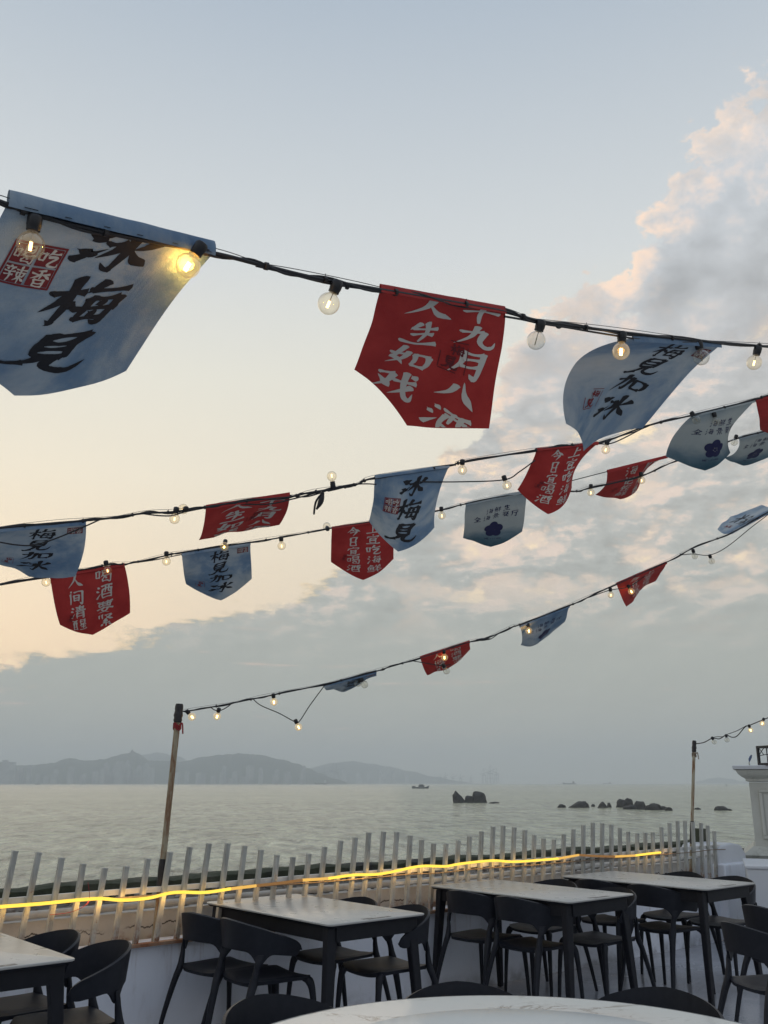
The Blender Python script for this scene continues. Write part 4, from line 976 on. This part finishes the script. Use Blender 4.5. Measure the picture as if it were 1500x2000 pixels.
# ------------------------------------------------------------------ flags
FW, FSIDE, FAPEX = .41, .315, .43
class Flag:
    def __init__(s, D, TLp, TRp, BLp, BRp, APp, sgn=1, Lm=None, Rm=None, Mm=None, chord=.96, mids=0.0, drop=0.0, sg=None):
        s.TL = at(TLp[0], TLp[1], D(TLp[0])); s.TR = at(TRp[0], TRp[1], D(TRp[0])); s.TM = (s.TL + s.TR) / 2
        W = (s.TR - s.TL).length; s.k = W / FW
        sgL, sgR, sgM = sg if sg else (sgn,) * 3
        def solve(T, px, L, sg_):
            d = ray(*px); a = d.dot(d); o_ = CAM - T; b_ = 2 * d.dot(o_); c_ = o_.dot(o_) - L * L
            disc = b_ * b_ - 4 * a * c_
            return CAM + d * ((-b_ + sg_ * math.sqrt(max(disc, 0))) / (2 * a))
        s.side, s.apex = FSIDE * s.k, FAPEX * s.k; s.W = W
        s.BL = solve(s.TL, BLp, s.side * chord, sgL); s.BR = solve(s.TR, BRp, s.side * chord, sgR); s.AP = solve(s.TM, APp, s.apex * chord, sgM)
        fwd = Vector((0, CP, SP))
        def mid(T, B, px):
            if px is None: return (T + B) / 2 + Vector((0, 0, -1)) * (0 if px else .06 * (B - T).length) + ray(750, 700).normalized() * mids
            D_ = ((T + B) / 2 - CAM).dot(fwd); return at(px[0], px[1], D_)
        s.wd = (s.TR - s.TL).cross(s.AP - s.TM).normalized(); s.sd = (TLp[0] * .37) % 11.0
        s.Lm, s.Rm, s.Mm = mid(s.TL, s.BL, Lm), mid(s.TR, s.BR, Rm), mid(s.TM, s.AP, Mm)
    def curve(s, T, Mi, B, u):
        if u <= 1: return T * ((u - .5) * (u - 1) * 2) + Mi * (-4 * u * (u - 1)) + B * (2 * u * (u - .5))
        tan = T * 1 + Mi * -4 + B * 3
        return B + tan * (u - 1) * .6 + (B - T) * (u - 1) * .4
    def P(s, x, y):                   # x 0..1 across, y 0..(apex/W) down, in widths
        yl = y * s.W / s.side; ym = y * s.W / s.apex
        L = s.curve(s.TL, s.Lm, s.BL, yl); Rr = s.curve(s.TR, s.Rm, s.BR, yl); Mi = s.curve(s.TM, s.Mm, s.AP, ym)
        q = L * ((x - .5) * (x - 1) * 2) + Mi * (-4 * x * (x - 1)) + Rr * (2 * x * (x - .5))
        e_ = min(1.0, y * 3.0)
        w = .024 * mnoise.noise(Vector((x * 1.9 + s.sd, y * 1.5, s.sd))) + .006 * mnoise.noise(Vector((x * 5 + s.sd, y * 3.2, 3))) + .004 * math.sin((x * 3.1 + y * 1.7 + s.sd) * 3)
        return q + s.wd * (w * e_)
    def N(s, x, y):
        e_ = .01; a = s.P(x + e_, y) - s.P(x - e_, y); b_ = s.P(x, y + e_) - s.P(x, max(y - e_, 0)); n = a.cross(b_).normalized()
        c = s.P(x, y)
        return n if n.dot(CAM - c) > 0 else -n

def build_flag(F_, kind, material, label, hem=.011, hemup=0.0, staples=False, dy=0.0, seal_at=(.15, .30)):
    base = F_.TM
    nx, ny = 28, 26; vs, fs, uvs = [], [], []
    ys, ya = F_.side / F_.W, F_.apex / F_.W
    for j in range(ny + 1):
        for i in range(nx + 1):
            x = i / nx; ymax = ys + (ya - ys) * (1 - abs(2 * x - 1)); y = ymax * j / ny
            vs.append(F_.P(x, y) - base); uvs.append((x, y))
    for j in range(ny):
        for i in range(nx):
            fs.append((j * (nx + 1) + i, j * (nx + 1) + i + 1, (j + 1) * (nx + 1) + i + 1, (j + 1) * (nx + 1) + i))
    me = bpy.data.meshes.new('pennant'); me.from_pydata([tuple(q) for q in vs], [], fs); uv = me.uv_layers.new(name='UVMap')
    for l in me.loops: uv.data[l.index].uv = uvs[l.vertex_index]
    me.polygons.foreach_set('use_smooth', [True] * len(me.polygons)); me.update(); me.materials.append(material)
    o = bpy.data.objects.new('pennant', me); COL.objects.link(o); o.location = base; tag(o, label, 'flag', 'pennants hanging on the light strings')
    # hem sleeve folded over the string
    d = (F_.TR - F_.TL); up = Vector((0, 0, 1)); b = MB(); nrm = F_.N(.5, .1)
    rows = []
    for i in range(25):
        p = F_.TL + d * (i / 24) - base + up * hemup; row = []
        for k in range(11):
            an = R(-35 + 290 * k / 10); wob = 1 + .08 * mnoise.noise(Vector((i * .3, k, 0)))
            row.append(p + nrm * (hem * .62 * math.cos(an) * wob) + up * (hem * math.sin(an) * wob))
        rows.append(row)
    b.grid(rows, 11, 25); hm = b.mesh('hem'); uv = hm.uv_layers.new(name='UVMap')
    for l in hm.loops: q = hm.vertices[l.vertex_index].co + base - F_.TL; uv.data[l.index].uv = (q.dot(d) / d.length_squared, .03 + q.z)
    hm.materials.append(material); ho = bpy.data.objects.new('hem', hm); COL.objects.link(ho); ho.parent = o
    lay = [0]
    def ink(name, items, material_):
        m_ = MB()
        for Lp, Rp in items:
            lay[0] += 1; off = .0011 + .000012 * lay[0]; vs_ = []
            ok = True
            for a_, b_ in zip(Lp, Rp):
                for q in (a_, b_):
                    x, y = min(max(q[0], .005), .995), max(q[1], .004)
                    y = min(y, (ys + (ya - ys) * (1 - abs(2 * x - 1))) - .006)
                    vs_.append(F_.P(x, y) + F_.N(x, y) * off - base)
            k = len(Lp); m_.add(vs_, [(2 * i, 2 * i + 1, 2 * i + 3, 2 * i + 2) for i in range(k - 1)])
        if m_.v: m_.build(name, material_, o)
    def char(ch, cx, cy, w, h=None, weight=.12, slant=0.0, seed=0):
        h = h or w; res = []; weight *= min(1.12, (9 / (CH[ch].count('|') + 1)) ** .38)
        for Lp, Rp in strokes(ch, weight, seed):
            f = lambda q: (cx + (q.x - .5) * w - (q.y - .5) * slant * w, cy + (q.y - .5) * h)
            res.append(([f(q) for q in Lp], [f(q) for q in Rp]))
        return res
    def rect(x0, y0, x1, y1, n=5):
        k = max(1, int((y1 - y0) / .025))
        return [([(x0 + (x1 - x0) * i / n, y0 + (y1 - y0) * j / k) for i in range(n + 1)], [(x0 + (x1 - x0) * i / n, y0 + (y1 - y0) * (j + 1) / k) for i in range(n + 1)]) for j in range(k)]
    def frame(x0, y0, x1, y1, w): return rect(x0, y0, x1, y0 + w) + rect(x0, y1 - w, x1, y1) + rect(x0, y0 + w, x0 + w, y1 - w) + rect(x1 - w, y0 + w, x1, y1 - w)
    def seal(x0, y0, s_, sy=None):   # two by two seal: cells of red with pale letters
        sy = sy or s_; h_ = s_ / 2; hy = sy / 2
        ink('seal', frame(x0, y0, x0 + s_, y0 + sy, s_ * .04) + rect(x0 + h_ + .02 * s_, y0 + .06 * sy, x0 + s_ * .95, y0 + hy - .02 * sy) + rect(x0 + s_ * .06, y0 + .06 * sy, x0 + h_ - .03 * s_, y0 + hy - .02 * sy) + rect(x0 + h_ + .02 * s_, y0 + hy + .02 * sy, x0 + s_ * .95, y0 + sy * .94) + rect(x0 + s_ * .06, y0 + hy + .02 * sy, x0 + h_ - .03 * s_, y0 + sy * .94), M['sealred'])
        pale = []
        for ch, cx, cy in (('吃', .74, .27), ('香', .74, .74), ('喝', .27, .27), ('辣', .27, .74)): pale += char(ch, x0 + cx * s_, y0 + cy * sy, s_ * .40, sy * .41, .13)
        ink('seal_lettering', pale, M['paleink'])
    def stamp(x0, y0, s_, mk, slant=.12):
        ink('stamp', char('梅', x0 + s_ * .5 + .12 * s_, y0 + s_ * .30, s_ * .62, s_ * .5, .17) + char('見', x0 + s_ * .42, y0 + s_ * .86, s_ * .66, s_ * .56, .17) + rect(x0 - .06 * s_, y0 + s_ * .5, x0 - .02 * s_, y0 + s_ * 1.2) + rect(x0 + s_ * 1.04, y0 + s_ * .1, x0 + s_ * 1.08, y0 + s_ * 1.2) + rect(x0 - .02 * s_, y0 + 1.2 * s_, x0 + .7 * s_, y0 + 1.24 * s_) + rect(x0 + .3 * s_, y0 - .06 * s_, x0 + s_ * 1.08, y0 - .02 * s_), M[mk])
    if kind == 'ice':
        ink('lettering', char('冰', .545, .17 + dy, .36, .22, .175, .10, 1) + char('梅', .535, .45 + dy, .38, .28, .17, .14, 2) + char('見', .525, .75 + dy, .41, .27, .17, .20, 3), M['ink'])
        seal(seal_at[0], seal_at[1], .24, .21)
    elif kind == 'jia':
        ink('lettering', char('梅', .54, .13, .29, .19, .14, .08, 1) + char('見', .53, .325, .30, .19, .14, .14, 2) + char('加', .53, .51, .33, .17, .14, .10, 3) + char('冰', .52, .72, .36, .21, .15, .08, 4), M['ink'])
        seal(.80, .05, .165, .085); stamp(.16, .56, .115, 'sealred')
    elif kind == 'mei':
        ink('lettering', char('海', .40, .20, .115, .095, .13) + char('鲜', .54, .20, .115, .095, .13) + char('生', .69, .20, .115, .095, .13) + char('全', .20, .315, .118, .095, .13) + char('海', .36, .315, .118, .095, .13) + char('景', .52, .315, .118, .095, .13) + char('餐', .68, .315, .118, .095, .13) + char('厅', .83, .315, .118, .095, .13), M['navy'])
        pet = []
        for k in range(5):
            a_ = R(-90 + 72 * k); cx, cy = .5 + .088 * math.cos(a_), .585 + .088 * math.sin(a_); rr = .070
            Lp = [(cx + rr * math.cos(t_), cy - rr * math.sin(t_)) for t_ in [math.pi * i / 12 for i in range(13)]]; Rp = [(cx + rr * math.cos(t_), cy + rr * math.sin(t_)) for t_ in [math.pi * i / 12 for i in range(13)]]
            pet.append((Lp, Rp))
        pet.append(([(.5 + .06 * math.cos(t_), .585 - .06 * math.sin(t_)) for t_ in [math.pi * i / 10 for i in range(11)]], [(.5 + .06 * math.cos(t_), .585 + .06 * math.sin(t_)) for t_ in [math.pi * i / 10 for i in range(11)]]))
        ink('flower_emblem', pet, M['navy'])
        star = []
        for k in range(5):
            a_ = R(-54 + 72 * k); a1 = a_ - .42; a2 = a_ + .42
            star.append(([(.5 + .026 * math.cos(a1), 0.585 + .026 * math.sin(a1)), (.5 + .040 * math.cos(a_), .585 + .040 * math.sin(a_))], [(.5 + .030 * math.cos(a_), .585 + .030 * math.sin(a_)), (.5 + .026 * math.cos(a2), 0.585 + .026 * math.sin(a2))]))
        ink('emblem_outline', star, M['paleink'])
        LET = {'M': '0,0 0,1|0,0 .5,.7|.5,.7 1,0|1,0 1,1', 'E': '0,0 0,1|0,0 .9,0|0,.5 .75,.5|0,1 .9,1', 'I': '.5,0 .5,1', 'J': '.7,0 .7,.85|.7,.85 .1,.95', 'A': '0,1 .5,0|.5,0 1,1|.2,.65 .8,.65', 'N': '0,0 0,1|0,0 1,1|1,0 1,1'}
        it = []
        for i, c_ in enumerate('MEIJIAN'):
            x0 = .375 + i * .037; y0 = .77
            for s_ in LET[c_].split('|'):
                (ax, ay), (bx, by) = [tuple(map(float, q.split(','))) for q in s_.split()]
                ax, bx = x0 + ax * .026, x0 + bx * .026; ay, by = y0 + ay * .036, y0 + by * .036; dx, dy = bx - ax, by - ay; l_ = math.hypot(dx, dy); nx_, ny_ = -dy / l_ * .0032, dx / l_ * .0032
                it.append(([(ax + nx_, ay + ny_), (bx + nx_, by + ny_)], [(ax - nx_, ay - ny_), (bx - nx_, by - ny_)]))
        ink('brand_lettering', it, M['navy'])
    else:
        if kind == 'life': lc, rcol, lx, rx = '人生如戏', '千九月八酒', .40, .80
        elif kind == 'today': lc, rcol, lx, rx = '今日宜喝酒', '上宜吃海鲜', .36, .68
        elif kind == 'sober': lc, rcol, lx, rx = '人间清醒', '喝酒要紧', .33, .70
        else: lc, rcol, lx, rx = '海记佐鲜', '仍机礼', .42, .78
        it = []
        for col, cx, y0, y1 in ((lc, lx, .10 if kind != 'life' else .105, .78 if kind != 'life' else .80), (rcol, rx, .08 if kind != 'life' else .085, .80 if kind != 'life' else .885)):
            n = len(col)
            for i, ch in enumerate(col):
                big = kind == 'life'
                cy = y0 + (y1 - y0) * i / (n - 1); w = (.275 if big else .215) * (1.45 if (big and ch == '人') else 1.12 if big else 1.0)
                xx = cx + (-.08 * (i / (n - 1)) if big and cx == rx else (-.03 * i if big else 0))
                it += char(ch, xx, cy, w, (y1 - y0) / (n - 1) * .90, .145 if big else .125, .12 if big else .04, i)
        ink('lettering', it, M['paleink'])
        if kind == 'life': stamp(.55, .36, .17, 'darkred')
        else: stamp(.16, .50 if kind != 'sober' else .58, .10, 'darkred')
    if staples:
        for u in (.08, .11, .26, .44, .60, .78, .90, .93, .96):
            m_ = MB(); p = F_.TL + d * u - base + up * (hemup - .2 * hem) + nrm * (hem * .70); m_.tube([p - d.normalized() * .006, p + d.normalized() * .006], .0008, 5)
            m_.build('staple', M['staple'], o)
    return o

BL, RE, SE = M['flag_blue'], M['flag_red'], M['flag_sea']
build_flag(Flag(DA, (15, 396), (418, 493), (-150, 650), (248, 727), (30, 778), 1, Rm=(347, 585), chord=.97), 'ice', BL, 'largest blue pennant at the upper left with three black brush characters and folded hem', hem=.019, hemup=.008, staples=True, dy=-.065, seal_at=(.10, .13))
build_flag(Flag(DA, (743, 563), (987, 606), (689, 718), (956, 838), (797, 834), 1, Rm=(977, 690), Lm=(722, 635), Mm=(845, 700), chord=.93), 'life', RE, 'large red pennant with pale calligraphy on the nearest light string')
build_flag(Flag(DA, (1236, 660), (1408, 673), (1106, 828), (1253, 834), (1135, 876), 1, Lm=(1122, 722), Rm=(1318, 757), Mm=(1225, 750), chord=.96), 'jia', BL, 'blue pennant blown sideways, right one on the nearest light string')
build_flag(Flag(DB, (-14, 1036), (168, 1021), (-22, 1096), (147, 1127), (55, 1126), 1, Rm=(164, 1076), chord=.95), 'jia', BL, 'blue pennant at the left edge, crossed by a sagging cable')
build_flag(Flag(DB, (402, 991), (566, 966), (388, 1055), (546, 1027), (466, 1041), 1, Lm=(396, 1030), Rm=(560, 1002), chord=.86), 'life', RE, 'red pennant lifted by the wind, left of the dangling plug')
build_flag(Flag(DB, (732, 932), (877, 911), (719, 1017), (848, 1030), (777, 1077), 1, Lm=(728, 975), Rm=(853, 975), chord=.97), 'ice', BL, 'blue pennant in the picture centre with three black characters and red seal')
build_flag(Flag(DB, (1047, 879), (1168, 866), (1012, 957), (1119, 954), (1068, 1003), 1, Lm=(1036, 917), Rm=(1131, 905), chord=.95), 'today', RE, 'red pennant with two pale columns just below the sideways blue pennant')
build_flag(Flag(DB, (1352, 812), (1474, 783), (1303, 894), (1427, 884), (1379, 921), 1, Lm=(1317, 848), Rm=(1430, 842), chord=.95), 'mei', SE, 'blue pennant with navy flower emblem, larger one at the right')
build_flag(Flag(DB, (1476, 782), (1600, 752), (1486, 841), (1610, 822), (1552, 862), 1, chord=.9), 'today', RE, 'red pennant cut off by the right picture edge')
build_flag(Flag(DC, (98, 1128), (243, 1103), (117, 1219), (254, 1197), (181, 1241), 1, Rm=(252, 1150), chord=.98), 'sober', RE, 'red pennant at the lower left, partly behind the left-edge blue one')
build_flag(Flag(DC, (355, 1083), (489, 1061), (364, 1143), (491, 1128), (431, 1170), 1, chord=.95), 'jia', BL, 'greyish blue pennant below the wind-lifted red one, lit bulb at its top')
build_flag(Flag(DC, (648, 1032), (765, 1015), (646, 1097), (769, 1092), (708, 1131), 1, chord=.95), 'today', RE, 'red pennant half hidden by the central blue pennant')
build_flag(Flag(DC, (910, 985), (1029, 960), (902, 1047), (1019, 1037), (958, 1067), 1, chord=.95), 'mei', SE, 'grey-green pennant with flower emblem and two lines of writing at the centre right')
build_flag(Flag(DC, (1186, 921), (1303, 892), (1163, 967), (1250, 944), (1212, 977), 1, Lm=(1180, 946), Rm=(1264, 916), chord=.93), 'sea', RE, 'red pennant blown left, crossed by its string and two lit bulbs')
build_flag(Flag(DC, (1443, 856), (1560, 826), (1414, 894), (1520, 882), (1452, 909), 1, Lm=(1439, 880), Rm=(1540, 856), chord=.92), 'mei', SE, 'blue pennant with flower emblem, smaller one at the right edge')
build_flag(Flag(DD, (632, 1340), (735, 1312), (641, 1345), (736, 1320), (678, 1347), 1, Mm=(684, 1338), chord=.9), 'jia', BL, 'grey pennant seen edge-on, nearest the rusty pole on the lowest string')
build_flag(Flag(DD, (821, 1285), (917, 1254), (833, 1315), (918, 1267), (880, 1301), 1, chord=.93), 'sober', RE, 'small red pennant on the lowest string, second from the rusty pole')
build_flag(Flag(DD, (1015, 1223), (1112, 1184), (1017, 1260), (1103, 1214), (1060, 1251), 1, Lm=(1020, 1243), chord=.93), 'mei', BL, 'small grey-blue pennant lit yellow by a bulb on the lowest string')
build_flag(Flag(DD, (1204, 1141), (1302, 1099), (1225, 1187), (1281, 1136), (1247, 1160), 1, chord=.93), 'today', RE, 'small pointed red pennant on the lowest string, glowing bulb in front')
build_flag(Flag(DD, (1428, 1041), (1525, 988), (1402, 1036), (1490, 990), (1426, 1008), 1, chord=.93), 'jia', BL, 'pale blue pennant flipped up above the lowest string at the right edge')

# ------------------------------------------------------------------ bulbs and cables
def bulb_mesh():
    b = MB(); prof = []
    for k in range(15):
        th = math.pi * (1 - k / 14 * .87); prof.append((max(.0252 * math.sin(th), .0004), .0252 * math.cos(th)))
    prof += [(.0098, .0265), (.0095, .032)]; b.lathe(prof, 20, cap=False); return b.mesh('bulb')
bm = {k: bulb_mesh() for k in ('off', 'dim', 'on')}
for k in bm: bm[k].materials.append(M['glass_' + k])
b = MB(); b.lathe([(.0105, .026), (.0125, .027), (.0125, .036), (.0135, .040), (.0135, .060), (.010, .066), (.004, .068)], 14); sock = b.mesh('socket'); sock.materials.append(M['socket'])
fil = {}
for k, r_, h_ in (('off', .0014, .013), ('dim', .0030, .010), ('on', .0048, .012)):
    b = MB(); b.tube([(0, 0, -h_), (0, 0, h_ * .6)], r_, 8)
    fil[k] = b.mesh('filament'); fil[k].materials.append(M['fil_' + k])
b = MB(); b.tube([(0, 0, .003), (0, 0, .03)], .0012, 5); stem = b.mesh('stem'); stem.materials.append(M['pvc'])

def light_string(label, D, main, bulbs, extra=(), plugs=(), r=.0042, twist=True, ends=(None, None)):
    tp = [at(x, y, D(x)) for x, y in main]; path = catmull(tp, 8)
    for e_, ins in ((ends[0], 0), (ends[1], 1)):      # the string goes on straight past the picture edge
        if e_:
            q = at(e_[0], e_[1], D(e_[0])); n0 = path[-1] if ins else path[0]; add_ = [n0.lerp(q, k / 12) for k in range(1, 13)]
            path = path + add_ if ins else add_[::-1] + path
    b = MB(); b.tube([q - path[0] for q in path], r, 7)
    root = b.build('light_string', M['cable']); root.location = path[0]; tag(root, label, 'string lights', 'strings of bulbs and pennants'); o0 = path[0]
    if twist:
        b = MB(); n = len(path)
        b.tube([q - o0 + Vector((0, -.004 * math.sin(i * .55), r * 1.5 * math.cos(i * .55) + .004 * mnoise.noise(Vector((i * .12, 0, 0))))) for i, q in enumerate(path)], r * .62, 6)
        b.build('second_cable', M['cable'], root)
        b = MB(); b.tube([q - o0 + Vector((0, .004, r * 1.2 + .010 * abs(math.sin(i * .16)) )) for i, q in enumerate(path)], r * .22, 5)
        b.build('steel_wire', M['wire'], root)
        b = MB()
        for i in range(6, n - 4, 9):
            d = (path[i + 1] - path[i - 1]).normalized() * .004; p = path[i] - o0; b.tube([p - d, p + d], r * 1.9, 8); 
            if i % 2: b.tube([p, p + Vector((.002, -.004, .014))], .0008, 4)
        b.build('cable_ties', M['tape'], root)['kind'] = 'stuff'
    for pts_ in extra:
        q = catmull([at(x, y, D(x)) for x, y in pts_], 6); b = MB(); b.tube([p - o0 for p in q], r * .7, 6); b.build('loose_cable', M['cable'], root)
    for pts_ in plugs:
        q = catmull([at(x, y, D(x)) for x, y in pts_[:-1]], 6); w = pts_[-1]; b = MB(); n = len(q)
        b.tube([p - o0 for p in q], [r * (1 + w * max(0, math.sin(math.pi * i / (n - 1))) ** 2) for i in range(n)], 8); b.build('plug', M['socket'], root)
    for cx, cy, ax, ay, st, *rest in bulbs:
        C_ = at(cx, cy, D(cx) + (rest[0] if rest else 0)); A_ = at(ax, ay, D(cx))
        zax = (A_ - C_); dist_ = zax.length
        if dist_ < 1e-4: zax = Vector((0, .6, .8))
        zax.normalize(); rot = zax.to_track_quat('Z', 'Y').to_matrix().to_4x4(); rot.translation = C_ - o0
        o = bpy.data.objects.new('bulb', bm[st]); COL.objects.link(o); o.parent = root; o.matrix_local = rot
        s_ = bpy.data.objects.new('socket', sock); COL.objects.link(s_); s_.parent = o
        s_.scale = (1, 1, min(max((dist_ - .020) / .046, .75), 1.25)); s_.location = (0, 0, .026 * (1 - s_.scale[2]))
        f_ = bpy.data.objects.new('filament', fil[st]); COL.objects.link(f_); f_.parent = o
        m_ = bpy.data.objects.new('stem', stem); COL.objects.link(m_); m_.parent = o
        if st == 'on' and D(cx) < 9:
            l = bpy.data.lights.new('bulb_light', 'POINT'); l.energy = rest[1] if len(rest) > 1 else .10; l.color = (1.0, .48, .07); l.shadow_soft_size = .012
            lo = bpy.data.objects.new('bulb_light', l); COL.objects.link(lo); lo.parent = o; lo.location = (0, 0, -.002)
    return root

light_string('nearest light string, thick black cables across the upper picture with six bulbs', DA,
    [(-120, 360), (-60, 378), (0, 394), (85, 424), (250, 463), (420, 495), (520, 520), (620, 544), (743, 566), (860, 586), (986, 609), (1060, 628), (1200, 647), (1350, 664), (1500, 677), (1620, 688)],
    [(60, 479, 69, 422, 'dim'), (367, 519, 387, 489, 'on', 0, 1.0), (642, 593, 659, 553, 'dim'), (1047, 665, 1057, 629, 'off'), (1213, 686, 1215, 648, 'on', 0, .06), (1370, 698, 1363, 666, 'off'), (1473, 708, 1481, 678, 'dim')],
    extra=[[(500, 519), (560, 533), (640, 553), (720, 565), (748, 570)], [(985, 618), (1020, 624), (1057, 632), (1110, 640), (1180, 652), (1290, 668), (1360, 668)], [(1085, 634), (1090, 640), (1096, 638), (1100, 632)]],
    plugs=[[(672, 553), (678, 558), (677, 564), .4]], r=.0046, ends=((-500, 245), (2300, 748)))
light_string('second light string, rising from the left edge past the central blue pennant', DB,
    [(-60, 1037), (0, 1031), (100, 1022), (197, 1014), (277, 1003), (336, 1000), (400, 991), (470, 980), (567, 970), (600, 963), (649, 955), (697, 946), (733, 933), (877, 910), (903, 903), (1047, 879), (1110, 870), (1170, 866), (1260, 833), (1347, 812), (1474, 781), (1500, 772), (1620, 742)],
    [(358, 994, 362, 994, 'dim', .03), (341, 1013, 343, 1002, 'dim'), (648, 930, 651, 955, 'dim'), (903, 918, 903, 903, 'dim'), (990, 948, 985, 934, 'dim'), (1183, 878, 1186, 863, 'dim'), (1360, 820, 1354, 811, 'off'), (1399, 823, 1394, 807, 'off')],
    extra=[[(0, 1059), (30, 1064), (62, 1065), (100, 1055), (150, 1035), (197, 1014)], [(277, 1003), (310, 1007), (336, 1007), (360, 1000), (400, 992)], [(410, 988), (450, 984), (520, 985), (570, 975), (620, 962)], [(690, 946), (715, 945), (735, 946)], [(818, 941), (900, 941), (985, 937), (1015, 921), (1045, 899)], [(565, 968), (600, 970), (645, 956)], [(1170, 867), (1200, 864), (1260, 834)]],
    plugs=[[(632, 962), (629, 972), (624, 985), (618, 995), 1.8], [(630, 962), (617, 980), (613, 1005), .1], [(690, 944), (693, 947), (697, 945), .8], [(640, 959), (660, 953), (690, 946), .7]], r=.0050, ends=((-700, 1100), (2500, 517)))
light_string('third light string, below the second one, from left edge to far right', DC,
    [(-60, 1152), (0, 1141), (75, 1128), (160, 1113), (210, 1103), (243, 1102), (270, 1097), (330, 1084), (360, 1078), (490, 1059), (560, 1048), (650, 1031), (765, 1014), (850, 999), (910, 984), (1029, 962), (1120, 960), (1153, 953), (1254, 929), (1313, 903), (1380, 878), (1436, 858), (1500, 840), (1620, 805)],
    [(90, 1137, 88, 1129, 'dim'), (210, 1114, 208, 1104, 'dim'), (325, 1096, 325, 1086, 'dim'), (438, 1067, 438, 1067, 'on', 0, .03), (550, 1066, 549, 1051, 'dim'), (638, 1028, 640, 1034, 'off', .06), (863, 1007, 862, 995, 'dim'), (1154, 962, 1154, 951, 'dim'), (1253, 938, 1252, 926, 'dim'), (1434, 864, 1436, 858, 'off')],
    extra=[[(0, 1143), (60, 1133), (120, 1125)], [(240, 1102), (300, 1094), (350, 1084), (440, 1068)], [(1120, 961), (1190, 946), (1254, 931)], [(1045, 958), (1120, 938), (1186, 921)]], r=.0042, ends=((-700, 1262), (2500, 548)))
light_string('lowest light string, running from the rusty pole up to the right edge', DD,
    [(352, 1389), (372, 1388), (430, 1378), (490, 1366), (535, 1357), (640, 1335), (735, 1311), (760, 1303), (821, 1285), (917, 1254), (950, 1247), (1000, 1225), (1015, 1220), (1112, 1183), (1150, 1166), (1204, 1141), (1302, 1098), (1355, 1070), (1430, 1040), (1500, 1000), (1620, 930)],
    [(375, 1400, 367, 1391, 'on', 0, .03), (424, 1399, 427, 1387, 'on', 0, .03), (535, 1371, 534, 1358, 'on', 0, .03), (583, 1420, 578, 1409, 'on', 0, .03), (699, 1334, 705, 1326, 'off', .05), (712, 1337, 706, 1326, 'off'), (868, 1284, 867, 1270, 'on', 0, .03), (872, 1310, 866, 1299, 'off'), (1033, 1232, 1031, 1219, 'on', -.02, .12), (1193, 1162, 1192, 1151, 'dim'), (1233, 1155, 1228, 1146, 'on', -.02, .08), (1357, 1086, 1353, 1073, 'off'), (1390, 1096, 1386, 1084, 'off')],
    extra=[[(410, 1380), (420, 1387), (432, 1387), (445, 1380), (456, 1371)], [(495, 1366), (510, 1378), (545, 1393), (577, 1410), (586, 1407), (605, 1378), (633, 1340)], [(800, 1290), (825, 1294), (860, 1300), (880, 1298)], [(1330, 1084), (1353, 1082), (1386, 1084), (1420, 1068), (1470, 1028), (1510, 998)], [(1150, 1167), (1190, 1153), (1228, 1146), (1260, 1125)], [(940, 1250), (955, 1249), (965, 1244), (975, 1236)]],
    plugs=[[(930, 1250), (942, 1249), (958, 1248), 1.3]], r=.0046, ends=(None, (2300, 535)))
light_string('short light string leaving the right pole towards the right edge', DE,
    [(1357, 1453), (1375, 1450), (1391, 1442), (1405, 1443), (1418, 1436), (1430, 1440), (1440, 1437), (1455, 1420), (1463, 1417), (1490, 1406), (1500, 1402), (1580, 1372)],
    [(1395, 1449, 1391, 1441, 'off'), (1420, 1445, 1418, 1435, 'off'), (1466, 1426, 1463, 1417, 'on', 0, .02), (1489, 1413, 1491, 1406, 'on', 0, .02)],
    extra=[[(1418, 1435), (1440, 1427), (1458, 1417)], [(1390, 1441), (1400, 1439), (1412, 1439)]], r=.0048, twist=False, ends=(None, (2200, 1140)))
